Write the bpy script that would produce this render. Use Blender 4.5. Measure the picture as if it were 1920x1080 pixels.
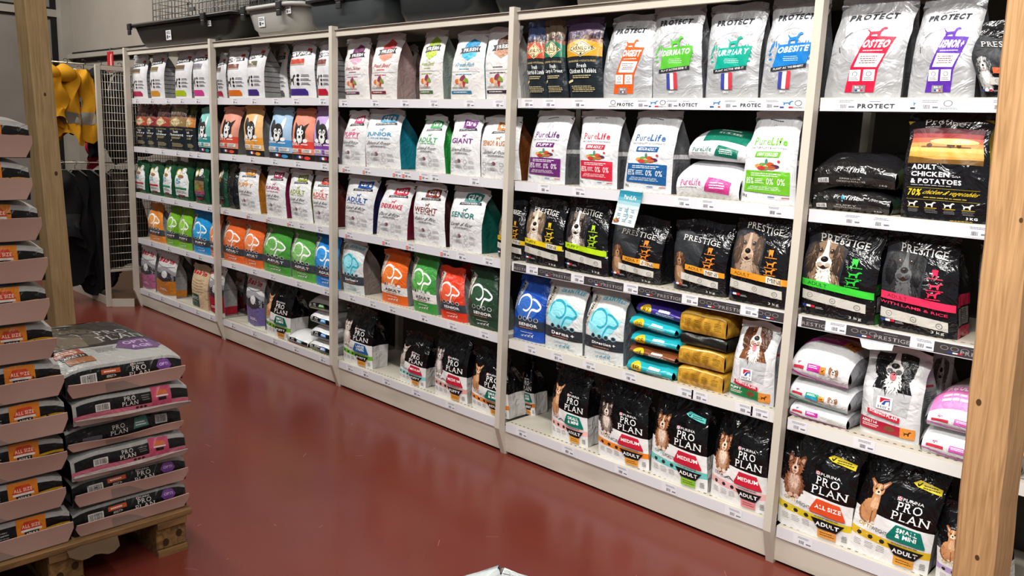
import bpy, bmesh, math, random
import numpy as np
from mathutils import Vector, Matrix
from mathutils.geometry import tessellate_polygon

for o in list(bpy.data.objects):
    bpy.data.objects.remove(o, do_unlink=True)
scene = bpy.context.scene
COL = scene.collection

# ------------------------------------------------------------------ camera
cam = bpy.data.objects.new('camera', bpy.data.cameras.new('camera'))
COL.objects.link(cam)
cam.location = (6.5195, -2.5576, 1.4402)
cam.rotation_euler = tuple(math.radians(a) for a in (79.4944, -2.1548, 44.2205))
cam.data.sensor_width = 36.0
cam.data.lens = 36.0 * 1566.68 / 1920.0
cam.data.clip_start = 0.05
scene.camera = cam

# ------------------------------------------------------------------ light and exposure
world = bpy.data.worlds.new('store_air')
scene.world = world
world.use_nodes = True
bgn = world.node_tree.nodes['Background']
bgn.inputs[0].default_value = (0.92, 0.95, 1.0, 1)
bgn.inputs[1].default_value = 0.2
vs = scene.view_settings
vs.view_transform = 'Standard'
vs.look = 'None'
vs.gamma = 1.0
vs.use_curve_mapping = False
vs.exposure = -0.1


def area_lamp(name, loc, size, sizey, watts, target, col=(1.0, 0.968, 0.92), spread=180):
    d = bpy.data.lights.new(name, 'AREA')
    d.shape = 'RECTANGLE'
    d.size, d.size_y = size, sizey
    d.energy = watts
    d.color = col
    d.spread = math.radians(spread)
    o = bpy.data.objects.new(name, d)
    COL.objects.link(o)
    o.location = loc
    o.rotation_euler = (Vector(target) - Vector(loc)).to_track_quat('-Z', 'Y').to_euler()
    return o


LAMPS = [
    # fluorescent battens over the aisle and one added fill, tilted to the shelves: x, y, z, length, watts, how far the aim shifts in y, spread
    (5.75, -1.6, 3.55, 1.5, 43, 1.4, 130), (3.9, -1.5, 3.55, 1.5, 35, 1.4, 130), (2.1, -1.5, 3.55, 1.5, 29, 1.4, 130), (0.4, -1.5, 3.55, 1.5, 25, 1.4, 130),
    (7.6, -1.6, 3.3, 1.5, 36, 0.9, 150), (6.1, -2.75, 3.05, 1.5, 22, 2.4, 80),  # second one is an unseen fill, added to brighten the lower shelves
    # added out of view: two for highlights, one to brighten the end wall
    (4.6, -3.9, 3.5, 1.5, 20, 0.6, 170), (7.4, -3.7, 3.5, 1.5, 30, 0.6, 170), (-1.3, -1.3, 3.5, 1.5, 62, 1.3, 170),
]
for lx, ly, lz, ll, lw, dy, sp in LAMPS:
    area_lamp('tube_or_fill_light', (lx, ly, lz), ll, 0.14, lw, (lx, ly + dy, lz - 2.2), spread=sp)

# ------------------------------------------------------------------ materials
_M = {}


def lin(h):
    h = h.lstrip('#')
    v = [int(h[i:i + 2], 16) / 255 for i in (0, 2, 4)]
    return tuple(c / 12.92 if c <= 0.04045 else ((c + 0.055) / 1.055) ** 2.4 for c in v)


def mat(col, fin='film'):
    k = (col, fin)
    if k in _M:
        return _M[k]
    m = bpy.data.materials.new('%s_%s' % (fin, col.lstrip('#')))
    m.use_nodes = True
    nt = m.node_tree
    b = nt.nodes['Principled BSDF']
    b.inputs['Base Color'].default_value = (*lin(col), 1)
    P = {'film': (0.28, 0, 0.36, 20, 0.5), 'gloss': (0.13, 0, 0.6, 12, 0.8), 'foil': (0.36, 0.4, 0.4, 14, 0.7),
         'matte': (0.55, 0, 0.3, 30, 0.25), 'paper': (0.8, 0, 0.2, 12, 0.25), 'paint': (0.42, 0, 0.4, 60, 0.03),
         'plastic': (0.4, 0, 0.5, 40, 0.06), 'cloth': (0.85, 0, 0.2, 160, 0.5), 'metal': (0.35, 0.9, 0.5, 50, 0.02),
         'shine': (0.24, 0, 0.4, 20, 0.35), 'print': (0.38, 0, 0.2, 14, 0.4)}[fin]
    b.inputs['Roughness'].default_value = P[0]
    b.inputs['Metallic'].default_value = P[1]
    b.inputs['Specular IOR Level'].default_value = P[2]
    tc = nt.nodes.new('ShaderNodeTexCoord')
    nz = nt.nodes.new('ShaderNodeTexNoise')
    nz.inputs['Scale'].default_value = P[3]
    nz.inputs['Detail'].default_value = 3.0
    nz.inputs['Distortion'].default_value = 1.6 if fin in ('film', 'gloss', 'foil', 'print') else 0.0
    bp = nt.nodes.new('ShaderNodeBump')
    bp.inputs['Strength'].default_value = P[4]
    bp.inputs['Distance'].default_value = 0.02 if fin == 'gloss' else 0.014 if fin in ('film', 'gloss', 'foil', 'matte', 'shine', 'print') else 0.004
    nt.links.new(tc.outputs['Object'], nz.inputs['Vector'])
    nt.links.new(nz.outputs['Fac'], bp.inputs['Height'])
    nt.links.new(bp.outputs['Normal'], b.inputs['Normal'])
    _M[k] = m
    return m


def noise_mat(name, c0, c1, scale, rough=0.5, stretch=(1, 1, 1), bump=0.1, detail=5, spec=0.4, lo=0.3, hi=0.7, dist=0.0):
    """two-tone procedural surface with its own stains or grain"""
    if name in _M:
        return _M[name]
    m = bpy.data.materials.new(name)
    m.use_nodes = True
    nt = m.node_tree
    b = nt.nodes['Principled BSDF']
    tc = nt.nodes.new('ShaderNodeTexCoord')
    mp = nt.nodes.new('ShaderNodeMapping')
    mp.inputs['Scale'].default_value = stretch
    nz = nt.nodes.new('ShaderNodeTexNoise')
    nz.inputs['Scale'].default_value = scale
    nz.inputs['Detail'].default_value = detail
    nz.inputs['Distortion'].default_value = dist
    cr = nt.nodes.new('ShaderNodeValToRGB')
    cr.color_ramp.elements[0].position = lo
    cr.color_ramp.elements[1].position = hi
    cr.color_ramp.elements[0].color = (*lin(c0), 1)
    cr.color_ramp.elements[1].color = (*lin(c1), 1)
    bp = nt.nodes.new('ShaderNodeBump')
    bp.inputs['Strength'].default_value = bump
    bp.inputs['Distance'].default_value = 0.004
    L = nt.links.new
    L(tc.outputs['Object'], mp.inputs['Vector'])
    L(mp.outputs['Vector'], nz.inputs['Vector'])
    L(nz.outputs['Fac'], cr.inputs['Fac'])
    L(cr.outputs['Color'], b.inputs['Base Color'])
    L(nz.outputs['Fac'], bp.inputs['Height'])
    L(bp.outputs['Normal'], b.inputs['Normal'])
    b.inputs['Roughness'].default_value = rough
    b.inputs['Specular IOR Level'].default_value = spec
    _M[name] = m
    return m


# ------------------------------------------------------------------ object helpers
def tag(o, label=None, cat=None, group=None, kind=None):
    if label:
        o['label'] = label
    if cat:
        o['category'] = cat
    if group:
        o['group'] = group
    if kind:
        o['kind'] = kind
    return o


def thing(name, label, cat, loc=(0, 0, 0), rz=0.0, group=None):
    o = bpy.data.objects.new(name, None)
    o.empty_display_size = 0.05
    COL.objects.link(o)
    o.location = loc
    o.rotation_euler = (0, 0, rz)
    return tag(o, label, cat, group)


class MB:
    """collects shapes of one part, then links them as one mesh"""

    def __init__(s):
        s.v, s.f, s.m, s.mats, s.sm = [], [], [], [], []

    def slot(s, m):
        if m not in s.mats:
            s.mats.append(m)
        return s.mats.index(m)

    def add(s, verts, faces, m, smooth=False):
        n = len(s.v)
        k = s.slot(m)
        s.v += [tuple(v) for v in verts]
        for f in faces:
            s.f.append(tuple(i + n for i in f))
            s.m.append(k)
            s.sm.append(smooth)
        return s

    def box(s, x0, y0, z0, x1, y1, z1, m):
        v = [(x, y, z) for z in (z0, z1) for y in (y0, y1) for x in (x0, x1)]
        f = [(0, 2, 3, 1), (4, 5, 7, 6), (0, 1, 5, 4), (2, 6, 7, 3), (0, 4, 6, 2), (1, 3, 7, 5)]
        return s.add(v, f, m)

    def prism(s, pts, axis, a0, a1, m):
        """polygon pts in the two other axes (cyclic order), extruded along axis"""
        n = len(pts)

        def mk(p, a):
            return {'x': (a, p[0], p[1]), 'y': (p[0], a, p[1]), 'z': (p[0], p[1], a)}[axis]
        v = [mk(p, a0) for p in pts] + [mk(p, a1) for p in pts]
        f = [(i, (i + 1) % n, n + (i + 1) % n, n + i) for i in range(n)]
        f += [tuple(range(n))[::-1], tuple(range(n, 2 * n))]
        return s.add(v, f, m)

    def tube(s, pts, r, m, n=8, closed=False):
        pts = [Vector(p) for p in pts]
        rings = []
        up = Vector((0, 0, 1))
        for i, p in enumerate(pts):
            a = pts[max(i - 1, 0)] if not closed else pts[i - 1]
            b = pts[min(i + 1, len(pts) - 1)] if not closed else pts[(i + 1) % len(pts)]
            t = (b - a).normalized()
            u = t.cross(up)
            if u.length < 1e-3:
                u = t.cross(Vector((1, 0, 0)))
            u.normalize()
            w = u.cross(t)
            rr = r[i] if isinstance(r, (list, tuple)) else r
            rings.append([p + u * math.cos(q) * rr + w * math.sin(q) * rr for q in [2 * math.pi * k / n for k in range(n)]])
        v = [q for ring in rings for q in ring]
        f = []
        R = len(rings)
        for i in range(R if closed else R - 1):
            j = (i + 1) % R
            for k in range(n):
                f.append((i * n + k, i * n + (k + 1) % n, j * n + (k + 1) % n, j * n + k))
        if not closed:
            f += [tuple(range(n))[::-1], tuple(range((R - 1) * n, R * n))]
        return s.add(v, f, m, True)

    def grid(s, P, m, smooth=True):
        """P: rows x cols x 3 array"""
        P = np.asarray(P)
        a, b = P.shape[:2]
        f = [(j * b + i, j * b + i + 1, (j + 1) * b + i + 1, (j + 1) * b + i) for j in range(a - 1) for i in range(b - 1)]
        return s.add(P.reshape(-1, 3).tolist(), f, m, smooth)

    def build(s, name, parent=None, loc=None):
        me = bpy.data.meshes.new(name)
        me.from_pydata(s.v, [], s.f)
        for m in s.mats:
            me.materials.append(m)
        me.polygons.foreach_set('material_index', s.m)
        me.polygons.foreach_set('use_smooth', s.sm)
        me.update()
        o = bpy.data.objects.new(name, me)
        COL.objects.link(o)
        if parent:
            o.parent = parent
        if loc:
            o.location = loc
        return o


def bevel(o, w=0.004, seg=2):
    md = o.modifiers.new('bevel', 'BEVEL')
    md.width = w
    md.segments = seg
    md.limit_method = 'ANGLE'
    return o


# ------------------------------------------------------------------ lettering and printed artwork
_G = {}
SERIF = {  # little foot and head strokes in glyph em units: (x fraction of the letter box, side)
    'P': [(0.12, 0), (0.12, 1)], 'R': [(0.12, 0), (0.12, 1), (0.93, 0)], 'I': [(0.5, 0), (0.5, 1)], 'L': [(0.12, 0), (0.12, 1)],
    'T': [(0.5, 0)], 'N': [(0.1, 0), (0.1, 1), (0.9, 1)], 'A': [(0.06, 0), (0.94, 0)], 'E': [(0.1, 0), (0.1, 1)],
    'F': [(0.12, 0), (0.12, 1)], 'U': [(0.12, 1), (0.88, 1)], 'M': [(0.07, 0), (0.93, 0)],
}


def glyph(ch, bold):
    k = (ch, bold)
    if k in _G:
        return _G[k]
    cu = bpy.data.curves.new('glyph', 'FONT')
    cu.body = ch
    cu.size = 1.0
    cu.offset = bold
    cu.resolution_u = 2
    ob = bpy.data.objects.new('glyph', cu)
    me = ob.to_mesh()
    v = np.array([(q.co.x, q.co.y) for q in me.vertices]) if len(me.vertices) else np.zeros((0, 2))
    t = []
    for p in me.polygons:
        vv = list(p.vertices)
        for i in range(1, len(vv) - 1):
            t.append((vv[0], vv[i], vv[i + 1]))
    ob.to_mesh_clear()
    bpy.data.objects.remove(ob)
    bpy.data.curves.remove(cu)
    _G[k] = (v, np.array(t, int).reshape(-1, 3))
    return _G[k]


def text_mesh(s, bold=0.02, serif=False, gap=0.09):
    k = (s, bold, serif, gap)
    if k in _G:
        return _G[k]
    V, T, x = [], [], 0.0
    n = 0
    for ch in s:
        if ch == ' ':
            x += 0.26
            continue
        v, t = glyph(ch, bold)
        if len(v) == 0:
            continue
        v = v.copy()
        v[:, 0] -= v[:, 0].min()
        w = v[:, 0].max()
        v2 = [v]
        t2 = [t]
        m = len(v)
        if serif and ch in SERIF:
            for fx, sd in SERIF[ch]:
                y0 = v[:, 1].max() - 0.045 if sd else v[:, 1].min()
                cx = fx * w
                q = np.array([(cx - 0.11, y0), (cx + 0.11, y0), (cx + 0.11, y0 + 0.045), (cx - 0.11, y0 + 0.045)])
                v2.append(q)
                t2.append(np.array([(0, 1, 2), (0, 2, 3)]) + m)
                m += 4
        v = np.vstack(v2)
        t = np.vstack(t2)
        v[:, 0] += x
        V.append(v)
        T.append(t + n)
        n += len(v)
        x += w + gap + (0.06 if serif else 0)
    if not V:
        return np.zeros((0, 2)), np.zeros((0, 3), int)
    V = np.vstack(V)
    T = np.vstack(T)
    lo = V.min(0)
    V = (V - lo) / np.maximum(V.max(0) - lo, 1e-6)
    _G[k] = (V, T)
    return V, T


class Art:
    """flat printed artwork in a unit square, later laid on a curved sheet"""

    def __init__(s, box=(0, 0, 1, 1), L=None):
        s.b = box
        s.L = L if L is not None else []

    def sub(s, u0, v0, u1, v1):
        a, b, c, d = s.b
        return Art((a + u0 * (c - a), b + v0 * (d - b), a + u1 * (c - a), b + v1 * (d - b)), s.L)

    def _put(s, col, V, T):
        a, b, c, d = s.b
        V = np.asarray(V, float) * [c - a, d - b] + [a, b]
        s.L.append((col, V, np.asarray(T, int).reshape(-1, 3)))
        return s

    def poly(s, col, *pts):
        t = tessellate_polygon([[Vector((p[0], p[1], 0)) for p in pts]])
        return s._put(col, pts, t)

    def rect(s, col, u0, v0, u1, v1):
        return s._put(col, [(u0, v0), (u1, v0), (u1, v1), (u0, v1)], [(0, 1, 2), (0, 2, 3)])

    def ell(s, col, cx, cy, rx, ry, n=18, rot=0.0):
        P = [(cx, cy)]
        for k in range(n):
            q = 2 * math.pi * k / n
            x, y = rx * math.cos(q), ry * math.sin(q)
            P.append((cx + x * math.cos(rot) - y * math.sin(rot), cy + x * math.sin(rot) + y * math.cos(rot)))
        return s._put(col, P, [(0, 1 + k, 1 + (k + 1) % n) for k in range(n)])

    def ring(s, col, cx, cy, rx, ry, t=0.15, n=20, a0=0.0, a1=1.0):
        P = []
        m = n if a1 - a0 >= 1 else n + 1
        for k in range(m):
            q = 2 * math.pi * (a0 + (a1 - a0) * k / n)
            P += [(cx + rx * math.cos(q), cy + ry * math.sin(q)), (cx + rx * (1 - t) * math.cos(q), cy + ry * (1 - t) * math.sin(q))]
        T = []
        for k in range(n):
            a, b = 2 * k, 2 * ((k + 1) % m)
            T += [(a, b, b + 1), (a, b + 1, a + 1)]
        return s._put(col, P, T)

    def stroke(s, col, pts, w):
        pts = [Vector(p) for p in pts]
        if len(pts) > 2:  # smooth the path
            q = [pts[0]] + pts + [pts[-1]]
            sm = []
            for i in range(1, len(q) - 2):
                for k in range(5):
                    t = k / 5
                    sm.append(0.5 * (2 * q[i] + (q[i + 1] - q[i - 1]) * t + (2 * q[i - 1] - 5 * q[i] + 4 * q[i + 1] - q[i + 2]) * t * t
                                     + (3 * q[i] - q[i - 1] - 3 * q[i + 1] + q[i + 2]) * t ** 3))
            pts = sm + [pts[-1]]
        P = []
        for i, p in enumerate(pts):
            t = (pts[min(i + 1, len(pts) - 1)] - pts[max(i - 1, 0)])
            n = Vector((-t.y, t.x)).normalized() if t.length > 0 else Vector((0, 1))
            ww = w * (0.35 + 0.65 * math.sin(math.pi * (0.15 + 0.7 * i / max(len(pts) - 1, 1))))
            P += [tuple(p + n * ww), tuple(p - n * ww)]
        T = []
        for i in range(len(pts) - 1):
            T += [(2 * i, 2 * i + 1, 2 * i + 3), (2 * i, 2 * i + 3, 2 * i + 2)]
        return s._put(col, P, T)

    def text(s, col, st, u0, v0, u1, v1, bold=0.02, sh=0.0, serif=False, rot=0):
        V, T = text_mesh(st, bold, serif)
        if not len(V):
            return s
        V = V.copy()
        if rot:
            V = np.stack([1 - V[:, 1], V[:, 0]], 1)
        V[:, 0] += sh * (V[:, 1] - 0.5)
        return s._put(col, V * [u1 - u0, v1 - v0] + [u0, v0], T)

    def tquad(s, col, st, p0, p1, p2, p3, bold=0.02, serif=False):
        """lettering in a slanted box: p0 p1 bottom, p3 p2 top"""
        V, T = text_mesh(st, bold, serif)
        p0, p1, p2, p3 = [np.array(p, float) for p in (p0, p1, p2, p3)]
        u, v = V[:, :1], V[:, 1:]
        return s._put(col, p0 * (1 - u) * (1 - v) + p1 * u * (1 - v) + p2 * u * v + p3 * (1 - u) * v, T)

    def lines(s, col, u0, v0, u1, v1, n=2, seed=1, fill=0.5):
        r = random.Random(seed)
        h = (v1 - v0) / n
        V, T = [], []
        for i in range(n):
            y = v1 - (i + 1) * h + h * (1 - fill) / 2
            x = u0 + r.random() * 0.1 * (u1 - u0)
            e = u1 - r.random() * 0.2 * (u1 - u0)
            while x < e - 1e-6:
                w = min((0.06 + 0.12 * r.random()) * (u1 - u0), e - x)
                k = len(V)
                V += [(x, y), (x + w, y), (x + w, y + h * fill), (x, y + h * fill)]
                T += [(k, k + 1, k + 2), (k, k + 2, k + 3)]
                x += w + 0.02 * (u1 - u0)
        return s._put(col, V, T) if V else s

    def barcode(s, u0, v0, u1, v1, bg='#e8e8e8', fg='#222222', n=14, seed=3):
        if bg:
            s.rect(bg, u0, v0, u1, v1)
        r = random.Random(seed)
        V, T = [], []
        x = u0 + 0.08 * (u1 - u0)
        st = 0.84 * (u1 - u0) / n
        m = 0.12 * (v1 - v0)
        for i in range(n):
            w = st * (0.3 + 0.45 * r.random())
            k = len(V)
            V += [(x, v0 + m), (x + w, v0 + m), (x + w, v1 - m), (x, v1 - m)]
            T += [(k, k + 1, k + 2), (k, k + 2, k + 3)]
            x += st
        return s._put(fg, V, T)

    def flag(s, u0, v0, u1, v1):
        w = (u1 - u0) / 3
        s.rect('#24408e', u0, v0, u0 + w, v1)
        s.rect('#eeeeee', u0 + w, v0, u0 + 2 * w, v1)
        return s.rect('#c8283a', u0 + 2 * w, v0, u1, v1)


def refine(V, T, step):
    V = [tuple(p) for p in V]
    out, stack, mid = [], [tuple(t) for t in T], {}
    while stack:
        t = stack.pop()
        best, bl = None, step
        for i in range(3):
            a, b = V[t[i]], V[t[(i + 1) % 3]]
            l = max(abs(a[0] - b[0]), abs(a[1] - b[1]))
            if l > bl:
                best, bl = i, l
        if best is None:
            out.append(t)
            continue
        a, b, c = t[best], t[(best + 1) % 3], t[(best + 2) % 3]
        k = (min(a, b), max(a, b))
        if k not in mid:
            mid[k] = len(V)
            V.append(((V[a][0] + V[b][0]) / 2, (V[a][1] + V[b][1]) / 2))
        m = mid[k]
        stack += [(a, m, c), (m, b, c)]
    return np.array(V), out


def lay(mb, art, P, fin, off=0.0009, layer=0.00009, step=0.045):
    """lay an Art on the sheet P (rows v, cols u, 3); outward normal = dP/du x dP/dv"""
    P = np.asarray(P, float)
    a, b = P.shape[:2]
    du = np.gradient(P, axis=1)
    dv = np.gradient(P, axis=0)
    N = np.cross(du, dv)
    N /= np.maximum(np.linalg.norm(N, axis=2, keepdims=True), 1e-9)
    for k, (col, V, T) in enumerate(art.L):
        if not len(T):
            continue
        V2, T2 = refine(V, T, step)
        uv = np.clip(V2, 0.0, 1.0)
        x = uv[:, 0] * (b - 1)
        y = uv[:, 1] * (a - 1)
        i = np.minimum(x.astype(int), b - 2)
        j = np.minimum(y.astype(int), a - 2)
        fx = (x - i)[:, None]
        fy = (y - j)[:, None]

        def bl(Q):
            return Q[j, i] * (1 - fx) * (1 - fy) + Q[j, i + 1] * fx * (1 - fy) + Q[j + 1, i] * (1 - fx) * fy + Q[j + 1, i + 1] * fx * fy
        W = bl(P) + bl(N) * (off + layer * k)
        A2 = V2[np.array(T2)]
        sg = (A2[:, 1, 0] - A2[:, 0, 0]) * (A2[:, 2, 1] - A2[:, 0, 1]) - (A2[:, 2, 0] - A2[:, 0, 0]) * (A2[:, 1, 1] - A2[:, 0, 1])
        T3 = [t if g >= 0 else (t[0], t[2], t[1]) for t, g in zip(T2, sg)]
        mb.add(W.tolist(), T3, mat(col, fin), True)


# ------------------------------------------------------------------ bag shapes
def wob(seed, amp, n=5, fmax=3.2):
    r = random.Random(seed)
    K = [(r.uniform(0.4, fmax), r.uniform(0.3, fmax), r.uniform(0, 6.28), r.uniform(0.4, 1.0), r.random() < 0.5) for _ in range(n)]

    def f(u, v):
        z = 0
        for a, b, p, w, sharp in K:
            q = a * u * 3.0 + b * v * 3.6 + p
            z += w * ((1 - abs(math.sin(q))) ** 2 * 1.6 - 0.5 if sharp else math.sin(q) * 0.7)
        return z * amp / n ** 0.5
    return f


def pouch(label, group, loc, w, d, h, D, lean=0.0, topw=0.9, seed=1, rz=0.0, tilt=0.0, amp=0.005, topoff=-0.2, seal=True, bulge=0.012,
          name='pet_food_bag', v0=0.5, droop=0.0, gable=0.0):
    """upright block-bottom bag, printed front towards -y. D: dict(art, base, fin, gus, gart, seal)"""
    root = thing(name, label, 'bag', loc, rz, group)
    if tilt:
        root.rotation_euler = (tilt, 0, rz)
    fin = D['fin']
    nu, nv = 18, 26
    f = wob(seed, amp)
    g = wob(seed + 77, amp * 0.8)
    pinch = 0.02 + 0.05 * random.Random(seed + 5).random()
    hs = 0.022 if seal else 0.0
    hb = h - hs

    def prof(v):
        t = max(0.0, (v - v0) / (1 - v0))
        dp = (0.93 + 0.07 * math.sin(math.pi * min(1, v / v0) * 0.5)) * (1 - 0.94 * t ** 1.5)
        c = topoff * d * t ** 1.3 - droop * t ** 3
        hw = w / 2 * (1 + (topw - 1) * (v ** 1.6)) * (1 - 0.03 * math.sin(math.pi * v) ** 2) * (1 - pinch * math.exp(-((v - 0.82) / 0.1) ** 2))
        if gable and v > 1 - gable:
            hw *= 1 - 0.97 * (v - 1 + gable) / gable
        cx = lean * v ** 1.25
        return dp * d, c, hw, cx

    F = np.zeros((nv + 1, nu + 1, 3))
    for j in range(nv + 1):
        v = j / nv
        dd, c, hw, cx = prof(v)
        for i in range(nu + 1):
            u = i / nu
            e = abs(2 * u - 1)
            env = (0.25 + 0.75 * v) * (1 - e ** 4 * 0.5) * min(1, v * 8)
            y = c - dd / 2 - bulge * (1 - e ** 2.5) * math.sin(math.pi * min(1, 0.12 + v * 0.95)) + f(u, v) * env
            y += 0.012 * e ** 8
            x = cx + (2 * u - 1) * hw + g(v, u * 0.4) * 0.8 * v * (1 if e > 0.5 else e * 2)
            z = hb * v - 0.006 * e ** 3 * v + (0.004 * math.sin(9 * u + seed) * v if v > 0.9 else 0)
            F[j, i] = (x, y, z)
    F[0, :, 2] = 0
    mf = mat(D['base'], fin)
    mb = MB()
    mb.grid(F, mf)
    if D.get('art'):
        lay(mb, D['art'], F, {'foil': 'print', 'gloss': 'print'}.get(fin, fin))
    mb.build('front_panel', root)
    # side gussets
    mg = mat(D.get('gus', D['base']), D.get('gfin', fin))
    nb = 6
    back = np.zeros((nv + 1, nu + 1, 3))
    for j in range(nv + 1):
        v = j / nv
        dd, c, hw, cx = prof(v)
        for i in range(nu + 1):
            u = 1 - i / nu
            e = abs(2 * u - 1)
            back[j, i] = (cx + (2 * u - 1) * hw, c + dd / 2 + 0.008 * (1 - e ** 2) * math.sin(math.pi * v) - 0.01 * e ** 8, F[j, nu - i, 2])
    fold = wob(seed + 13, 0.004)
    for sgn in (1, -1):
        G = np.zeros((nv + 1, nb + 1, 3))
        for j in range(nv + 1):
            v = j / nv
            dd, c, hw, cx = prof(v)
            a = F[j, nu if sgn > 0 else 0]
            b = back[j, 0 if sgn > 0 else nu]
            for i in range(nb + 1):
                s = i / nb
                p = a * (1 - s) + b * s
                t = max(0.0, (v - v0 * 0.8) / (1 - v0 * 0.8))
                ins = (0.006 + 0.34 * d * t ** 1.3) * (1 - abs(2 * s - 1))
                ins = min(ins, hw * 0.8)
                p[0] -= sgn * ins
                p[0] += fold(s * 0.6, v) * (1 - abs(2 * s - 1))
                G[j, i] = p
        if sgn < 0:
            G = G[:, ::-1]
        gb = MB()
        gb.grid(G, mg)
        if D.get('gart') and sgn > 0:
            lay(gb, D['gart'], G, D.get('gfin', fin))
        o = gb.build('side_gusset', root)
        if D.get('gname'):
            o['label'] = D['gname']
    bb = MB()
    bb.grid(back, mat(D.get('back', D.get('gus', D['base'])), fin))
    bb.add([F[0, 0], F[0, nu], back[0, 0], back[0, nu]], [(3, 2, 1, 0)], mg)
    bb.build('back_panel', root)
    if seal:
        r0 = F[nv]
        b0 = back[nv, ::-1]
        m0 = (r0 + b0) / 2
        S = []
        r = random.Random(seed)
        lb = r.uniform(-0.3, 0.7)
        for k, t in enumerate((0, 0.5, 1.0)):
            row = m0.copy()
            row[:, 2] += hs * t
            row[:, 1] += -0.002 + hs * t * lb * 0.5 + 0.0025 * np.sin(np.linspace(0, 9, nu + 1) + seed) * t
            S.append(row)
        S = np.array(S)
        S[0] = r0
        sb = MB()
        ms = mat(D.get('seal', D['base']), fin)
        sb.grid(S, ms)
        B = S.copy()
        B[0] = b0
        B[1:, :, 1] += 0.0035
        sb.grid(B[:, ::-1], ms)
        sb.grid(np.array([S[2], B[2]]), ms)
        sb.build('top_seal', root)
    return root


def pillow(label, group, loc, w, t, L, D, seed=1, rz=0.0, roll=0.0, pitch=0.0, amp=0.004, sag=0.25, end=0.3, name='pet_food_bag',
           flap=None, bul=0.02, capback=0.0, exp=4.0):
    """bag lying down, its end towards -y; D: dict(base, fin, end, eart, tart, side, sart)"""
    root = thing(name, label, 'bag', loc, rz, group)
    root.rotation_euler = (pitch, roll, rz)
    fin = D['fin']
    nu, nv = 16, 20
    f = wob(seed, amp)

    def zt(u, s):
        e = abs(2 * u - 1)
        a = 1 - sag * e ** exp
        q = max(0, 1 - s / 0.22)
        q2 = max(0, 1 - (1 - s) / 0.22)
        return t * a * (1 - end * q ** 2) * (1 - 0.5 * q2 ** 2) + f(u, s) * (1 - e ** 6)
    T = np.zeros((nv + 1, nu + 1, 3))
    for j in range(nv + 1):
        s = j / nv
        for i in range(nu + 1):
            u = i / nu
            T[j, i] = ((u - 0.5) * w * (1 - 0.03 * math.cos(s * 6)), capback * (1 - s) + s * (L - capback), max(zt(u, s), t * 0.2))
    pb = MB()
    m = mat(D['base'], fin)
    pb.grid(T, m)
    if D.get('tart'):
        lay(pb, D['tart'], T, fin)
    bot = T[:, ::-1].copy()
    bot[:, :, 2] = 0.0
    pb.grid(bot, m)
    pb.build('top_panel', root)

    def cap(row, base, nrm, art, m2, nm, n=8, bb=bul):
        Fq = np.zeros((n + 1, len(row), 3))
        for j in range(n + 1):
            v = j / n
            for i in range(len(row)):
                u = i / (len(row) - 1)
                p = base[i] * (1 - v) + row[i] * v
                k = math.sin(math.pi * v) ** 0.8 * (math.sin(math.pi * min(max(u, 0.02), 0.98)) ** 0.35)
                Fq[j, i] = p + np.array(nrm) * bb * k + np.array(nrm) * f(u, v + 2) * k * 0.8
        cb = MB()
        cb.grid(Fq, m2)
        if art:
            lay(cb, art, Fq, fin)
        return cb.build(nm, root)
    r = T[0]
    b = r.copy()
    b[:, 1] = r[:, 1] * 0
    b[:, 2] = 0
    cap(r, b, (0, -1, 0), D.get('eart'), mat(D.get('end', D['base']), fin), 'end_panel')
    r = T[:, nu]
    b = r.copy()
    b[:, 2] = 0
    cap(r, b, (1, 0, 0), D.get('sart'), mat(D.get('side', D['base']), fin), 'side_panel')
    r = T[::-1, 0]
    b = r.copy()
    b[:, 2] = 0
    cap(r, b, (-1, 0, 0), None, mat(D.get('side', D['base']), fin), 'side_panel')
    r = T[nv, ::-1]
    b = r.copy()
    b[:, 2] = 0
    cap(r, b, (0, 1, 0), None, mat(D.get('end', D['base']), fin), 'end_panel')
    if flap:
        h, out, col, lab = flap
        fb = MB()
        n = 14
        rr = random.Random(seed)
        dz = [rr.uniform(-0.004, 0.004) for _ in range(3)]
        P = np.zeros((4, n + 1, 3))
        for j in range(4):
            v = j / 3
            for i in range(n + 1):
                u = i / n
                cut = 0.02 * (1 - v) ** 1.5 + 0.006 * max(0, v - 0.8) * 5
                x = -w / 2 + cut + u * (w - 2 * cut)
                z = v * h + (dz[0] * math.sin(4 * u) + dz[1] * math.cos(7 * u)) * v + 0.002
                y = -0.012 - out * v ** 1.2 + 0.003 * math.sin(8 * u + seed) * v
                P[j, i] = (x, y, z)
        mm = mat(col, 'paper')
        fb.grid(P, mm)
        Q = P[:, ::-1].copy()
        Q[:, :, 1] += 0.005
        fb.grid(Q, mm)
        fb.grid(np.array([P[3], P[3] + [0, 0.005, 0]]), mm)
        A = Art()
        A.poly('#a08d84', (0.3, 0.0), (0.62, 0.0), (0.45, 0.75), (0.3, 0.8))
        lay(fb, A, P, 'paper', off=0.0004)
        o = fb.build('folded_bottom_flap', root)
        o['label'] = lab
    return root


# ------------------------------------------------------------------ printed dogs
def fur(A, col, cx, cy, rx, ry, seed=1, jag=0.14, n=40):
    """rounded patch with a ragged hairy outline"""
    r = random.Random(seed)
    P = [(cx, cy)]
    for k in range(n):
        q = 2 * math.pi * k / n
        s = (1 + jag * r.random()) if k % 2 else (1 - jag * r.random())
        P.append((cx + rx * s * math.cos(q), cy + ry * s * math.sin(q)))
    return A._put(col, P, [(0, 1 + k, 1 + (k + 1) % n) for k in range(n)])


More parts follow.
